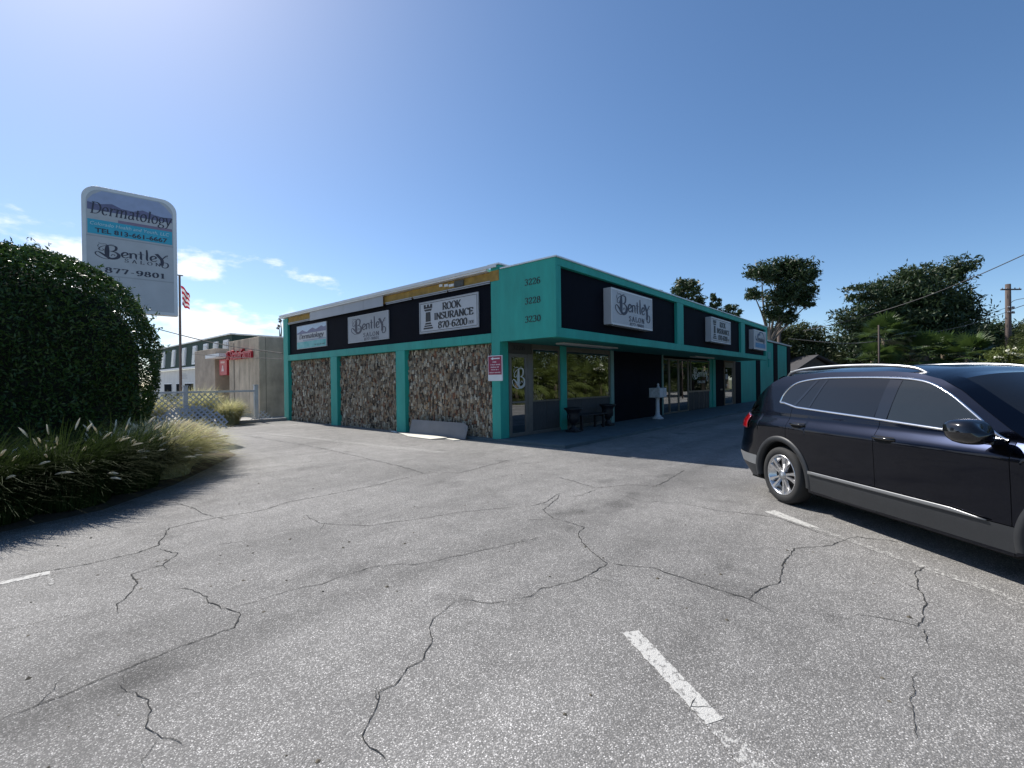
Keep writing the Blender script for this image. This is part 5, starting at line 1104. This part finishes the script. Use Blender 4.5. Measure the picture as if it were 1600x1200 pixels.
for s in (1, -1):
    fp = s < 0
    MB().grid(slanted(.86, 1.205, .0, .62, s, .004), flip=fp).build('quarter_window', CGLASS, car, local=True, smooth=True)
    MB().grid(slanted(1.245, 1.405, .62, .36, s, .004), flip=fp).build('side_window', CGLASS, car, local=True, smooth=True)
    MB().grid(slanted(1.43, 2.245, .36, .15, s, .004), flip=fp).build('side_window', CGLASS, car, local=True, smooth=True)
    MB().grid(slanted(2.375, 3.32, .06, .0, s, .004), flip=fp).build('side_window', CGLASS2, car, local=True, smooth=True)
    for a, b, k in ((1.205, 1.245, .62), (1.405, 1.43, .36), (2.245, 2.375, .10)):
        MB().grid(slanted(a, b, k, k, s, .007), flip=fp).build('window_pillar', BLKP if b-a > .03 else SATIN if False else BLKP, car, local=True, smooth=True)
    # bright line round the glass
    def trim(pts, w, off=.010):
        G_ = []; n = len(pts)
        for i in range(n):
            t = np.array(pts[min(i+1, n-1)])-np.array(pts[max(i-1, 0)]); t = t/(np.linalg.norm(t)+1e-9); nn = np.array([-t[1], t[0]])
            G_.append([(q[0], s*(Wd(q[0], q[1])+o_), q[1]) for q, o_ in ((np.array(pts[i])-nn*w, off-.006), (np.array(pts[i])-nn*w*.5, off+.003), (np.array(pts[i])+nn*w*.5, off+.003), (np.array(pts[i])+nn*w, off-.006))])
        return MB().grid(G_, flip=fp)
    low = [(l, zbelt(l)+.006) for l in np.linspace(.90, 3.36, 40)]; upp = [(l, itp(l, ZT)) for l in np.linspace(.80, 3.33, 60)]
    upp = [tuple(p) for p in catmull([(.845, 1.265), (.87, 1.35), (.96, 1.455), (1.10, 1.512), (1.4, 1.547), (1.8, 1.552), (2.2, 1.547), (2.5, 1.527), (2.68, 1.487), (2.85, 1.408), (3.0, 1.312), (3.15, 1.207), (3.28, 1.108), (3.36, 1.068)], 6)]
    trim(low, .011).build('chrome_trim', CHROME, car, local=True, smooth=True); trim(upp, .010).build('chrome_trim', CHROME, car, local=True, smooth=True)
    tip = [tuple(p) for p in catmull([(.845, 1.272), (.84, 1.255), (.86, 1.248), (.93, 1.243)], 5)]; trim(tip, .012).build('chrome_trim', CHROME, car, local=True, smooth=True)
    # roof rail
    rl = catmull([(.72, s*.60, 1.575), (.82, s*.61, 1.63), (1.1, s*.615, 1.668), (1.6, s*.615, 1.682), (2.1, s*.615, 1.670), (2.42, s*.61, 1.635), (2.56, s*.61, 1.575)], 6)
    MB().tube(rl, .016, 8).build('roof_rail', SATIN, car, local=True, smooth=True)
    # mirror
    G_ = []
    for i in range(13):
        v = -1+2*i/12; rr = math.sqrt(max(0, 1-abs(v)**3.0)); row = []
        for q in np.linspace(0, 2*math.pi, 21):
            cx, cy = math.cos(q), math.sin(q); cx = math.copysign(abs(cx)**.7, cx); cy = math.copysign(abs(cy)**.75, cy)
            row.append((3.27+.115*v-.02*cy+.03*(cx > 0)*cx*v, s*(1.075+.135*rr*cx), 1.135+.095*rr*cy+.02*v*0))
        G_.append(row)
    mo = MB().grid(G_, flip=(s > 0)).build('mirror', BLKP, car, local=True, smooth=True)
    MB().obox((3.30, s*.925, 1.06), (.05, 0, 0), (0, .06, 0), (0, 0, .022)).build('mirror_stalk', BLKP, mo, local=True, bevel=.01)
    MB().prism([(3.163, s*(1.075+.095*math.copysign(abs(math.cos(q))**.6, math.cos(q))), 1.137+.06*math.copysign(abs(math.sin(q))**.6, math.sin(q))) for q in np.linspace(0, 2*math.pi, 24, endpoint=False)], (.006, 0, 0)).build('mirror_glass', CGLASS, mo, local=True)
# rear face, nose, bonnet, floor
G_ = []
for z in list(np.linspace(.24, 1.12, 26)):
    G_.append([(ln_(0, z)-.10*(1-abs(u)**2.4), u*Wd(0, z), z) for u in np.linspace(-1, 1, 21)])
MB().grid(G_, flip=True).build('tailgate', PAINT, car, local=True, smooth=True)
for s in (1, -1):
    MB().grid([[(ln_(0, z)-.10*(1-abs(u)**2.4)-.008, s*u*Wd(0, z), z) for u in np.linspace(.55, 1.0, 10)] for z in np.linspace(.885, 1.055, 6)], flip=(s > 0)).build('tail_lamp', TAIL, car, local=True, smooth=True)
MB().grid([[(ln_(0, z)-.10*(1-abs(u)**2.4)-.008, u*Wd(0, z), z) for u in np.linspace(-1, 1, 21)] for z in np.linspace(.245, .46, 6)], flip=True).build('rear_bumper', CLAD, car, local=True, smooth=True)
MB().grid([[(4.70-.02+.12*(1-abs(u)**2.4)-.16*max(0, .5-z)**2, u*Wd(4.7, z), z) for u in np.linspace(-1, 1, 21)] for z in np.linspace(.25, .74, 12)]).build('front_bumper', PAINT, car, local=True, smooth=True)
MB().grid([[(l+(.12*(1-abs(u)**2.4) if l > 4.6 else 0), u*Wd(l, zbelt(l)), zbelt(l)+.05*(1-abs(u)**2.5)*(1 if l < 4.6 else .6)) for u in np.linspace(-1, 1, 21)] for l in np.linspace(3.42, 4.70, 22)]).build('bonnet', PAINT, car, local=True, smooth=True)
MB().box(.25, 4.5, -.80, .80, .20, .24).build('underbody', GAP, car, local=True)
MB().box(.5, 3.2, -.66, .66, .5, 1.1).build('interior', GAP, car, local=True)
spo = [[(x, u*.50, z-.025*abs(u)**3) for x, z in ((.60, 1.618), (.48, 1.606), (.40, 1.578), (.41, 1.562), (.56, 1.57))] for u in np.linspace(-1, 1, 13)]
MB().grid(spo, flip=True).build('spoiler', PAINT, car, local=True, smooth=True)
# wheels
def wheel(l, s):
    ax = np.array([0, s, 0]); y0 = s*.70
    prof = [(.262, .0), (.30, -.012), (.335, .012), (.352, .045), (.354, .11), (.352, .165), (.337, .198), (.305, .215), (.268, .212), (.252, .202), (.247, .19), (.247, .02)]
    w = MB().lathe((l, y0, .352), prof, 48, axis=ax, ax2=(1, 0, 0)).build('tyre', RUBBER, car, local=True, smooth=True)
    MB().lathe((l, y0, .352), [(.246, .06), (.246, .19), (.252, .205), (.240, .207), (.228, .195), (.222, .09), (.05, .085)], 40, axis=ax).build('rim', ALLOY, w, local=True, smooth=True)
    MB().lathe((l, y0, .352), [(.224, .10), (.0, .10)], 30, axis=ax).build('brake_disc', ALLOYD, w, local=True)
    for k in range(10):
        q = 2*math.pi*(k+.5)/10+(.10 if k % 2 else -.10); d = np.array([math.cos(q), 0, math.sin(q)]); e = np.array([-math.sin(q), 0, math.cos(q)]); c = np.array([l, y0, .352]); V = []
        for r_, wd2, h in ((.045, .020, .185), (.14, .0175, .188), (.232, .030, .200)):
            for a, b in ((-1, 0), (1, 0), (1, 1), (-1, 1)): V.append(c+d*r_+e*wd2*a*(1 if b == 0 else .62)+ax*(h-.028 if b == 0 else h))
        MB().add(V, [(4*i+j, 4*i+(j+1) % 4, 4*i+4+(j+1) % 4, 4*i+4+j) for i in range(2) for j in range(4)]+[(0, 1, 2, 3), (8, 11, 10, 9)]).build('spoke', ALLOY, w, local=True)
    MB().lathe((l, y0, .352), [(.062, .16), (.060, .19), (.045, .198), (.0, .200)], 20, axis=ax).build('hub_cap', SATIN, w, local=True, smooth=True)
for l in (RW, FW):
    for s in (1, -1): wheel(l, s)
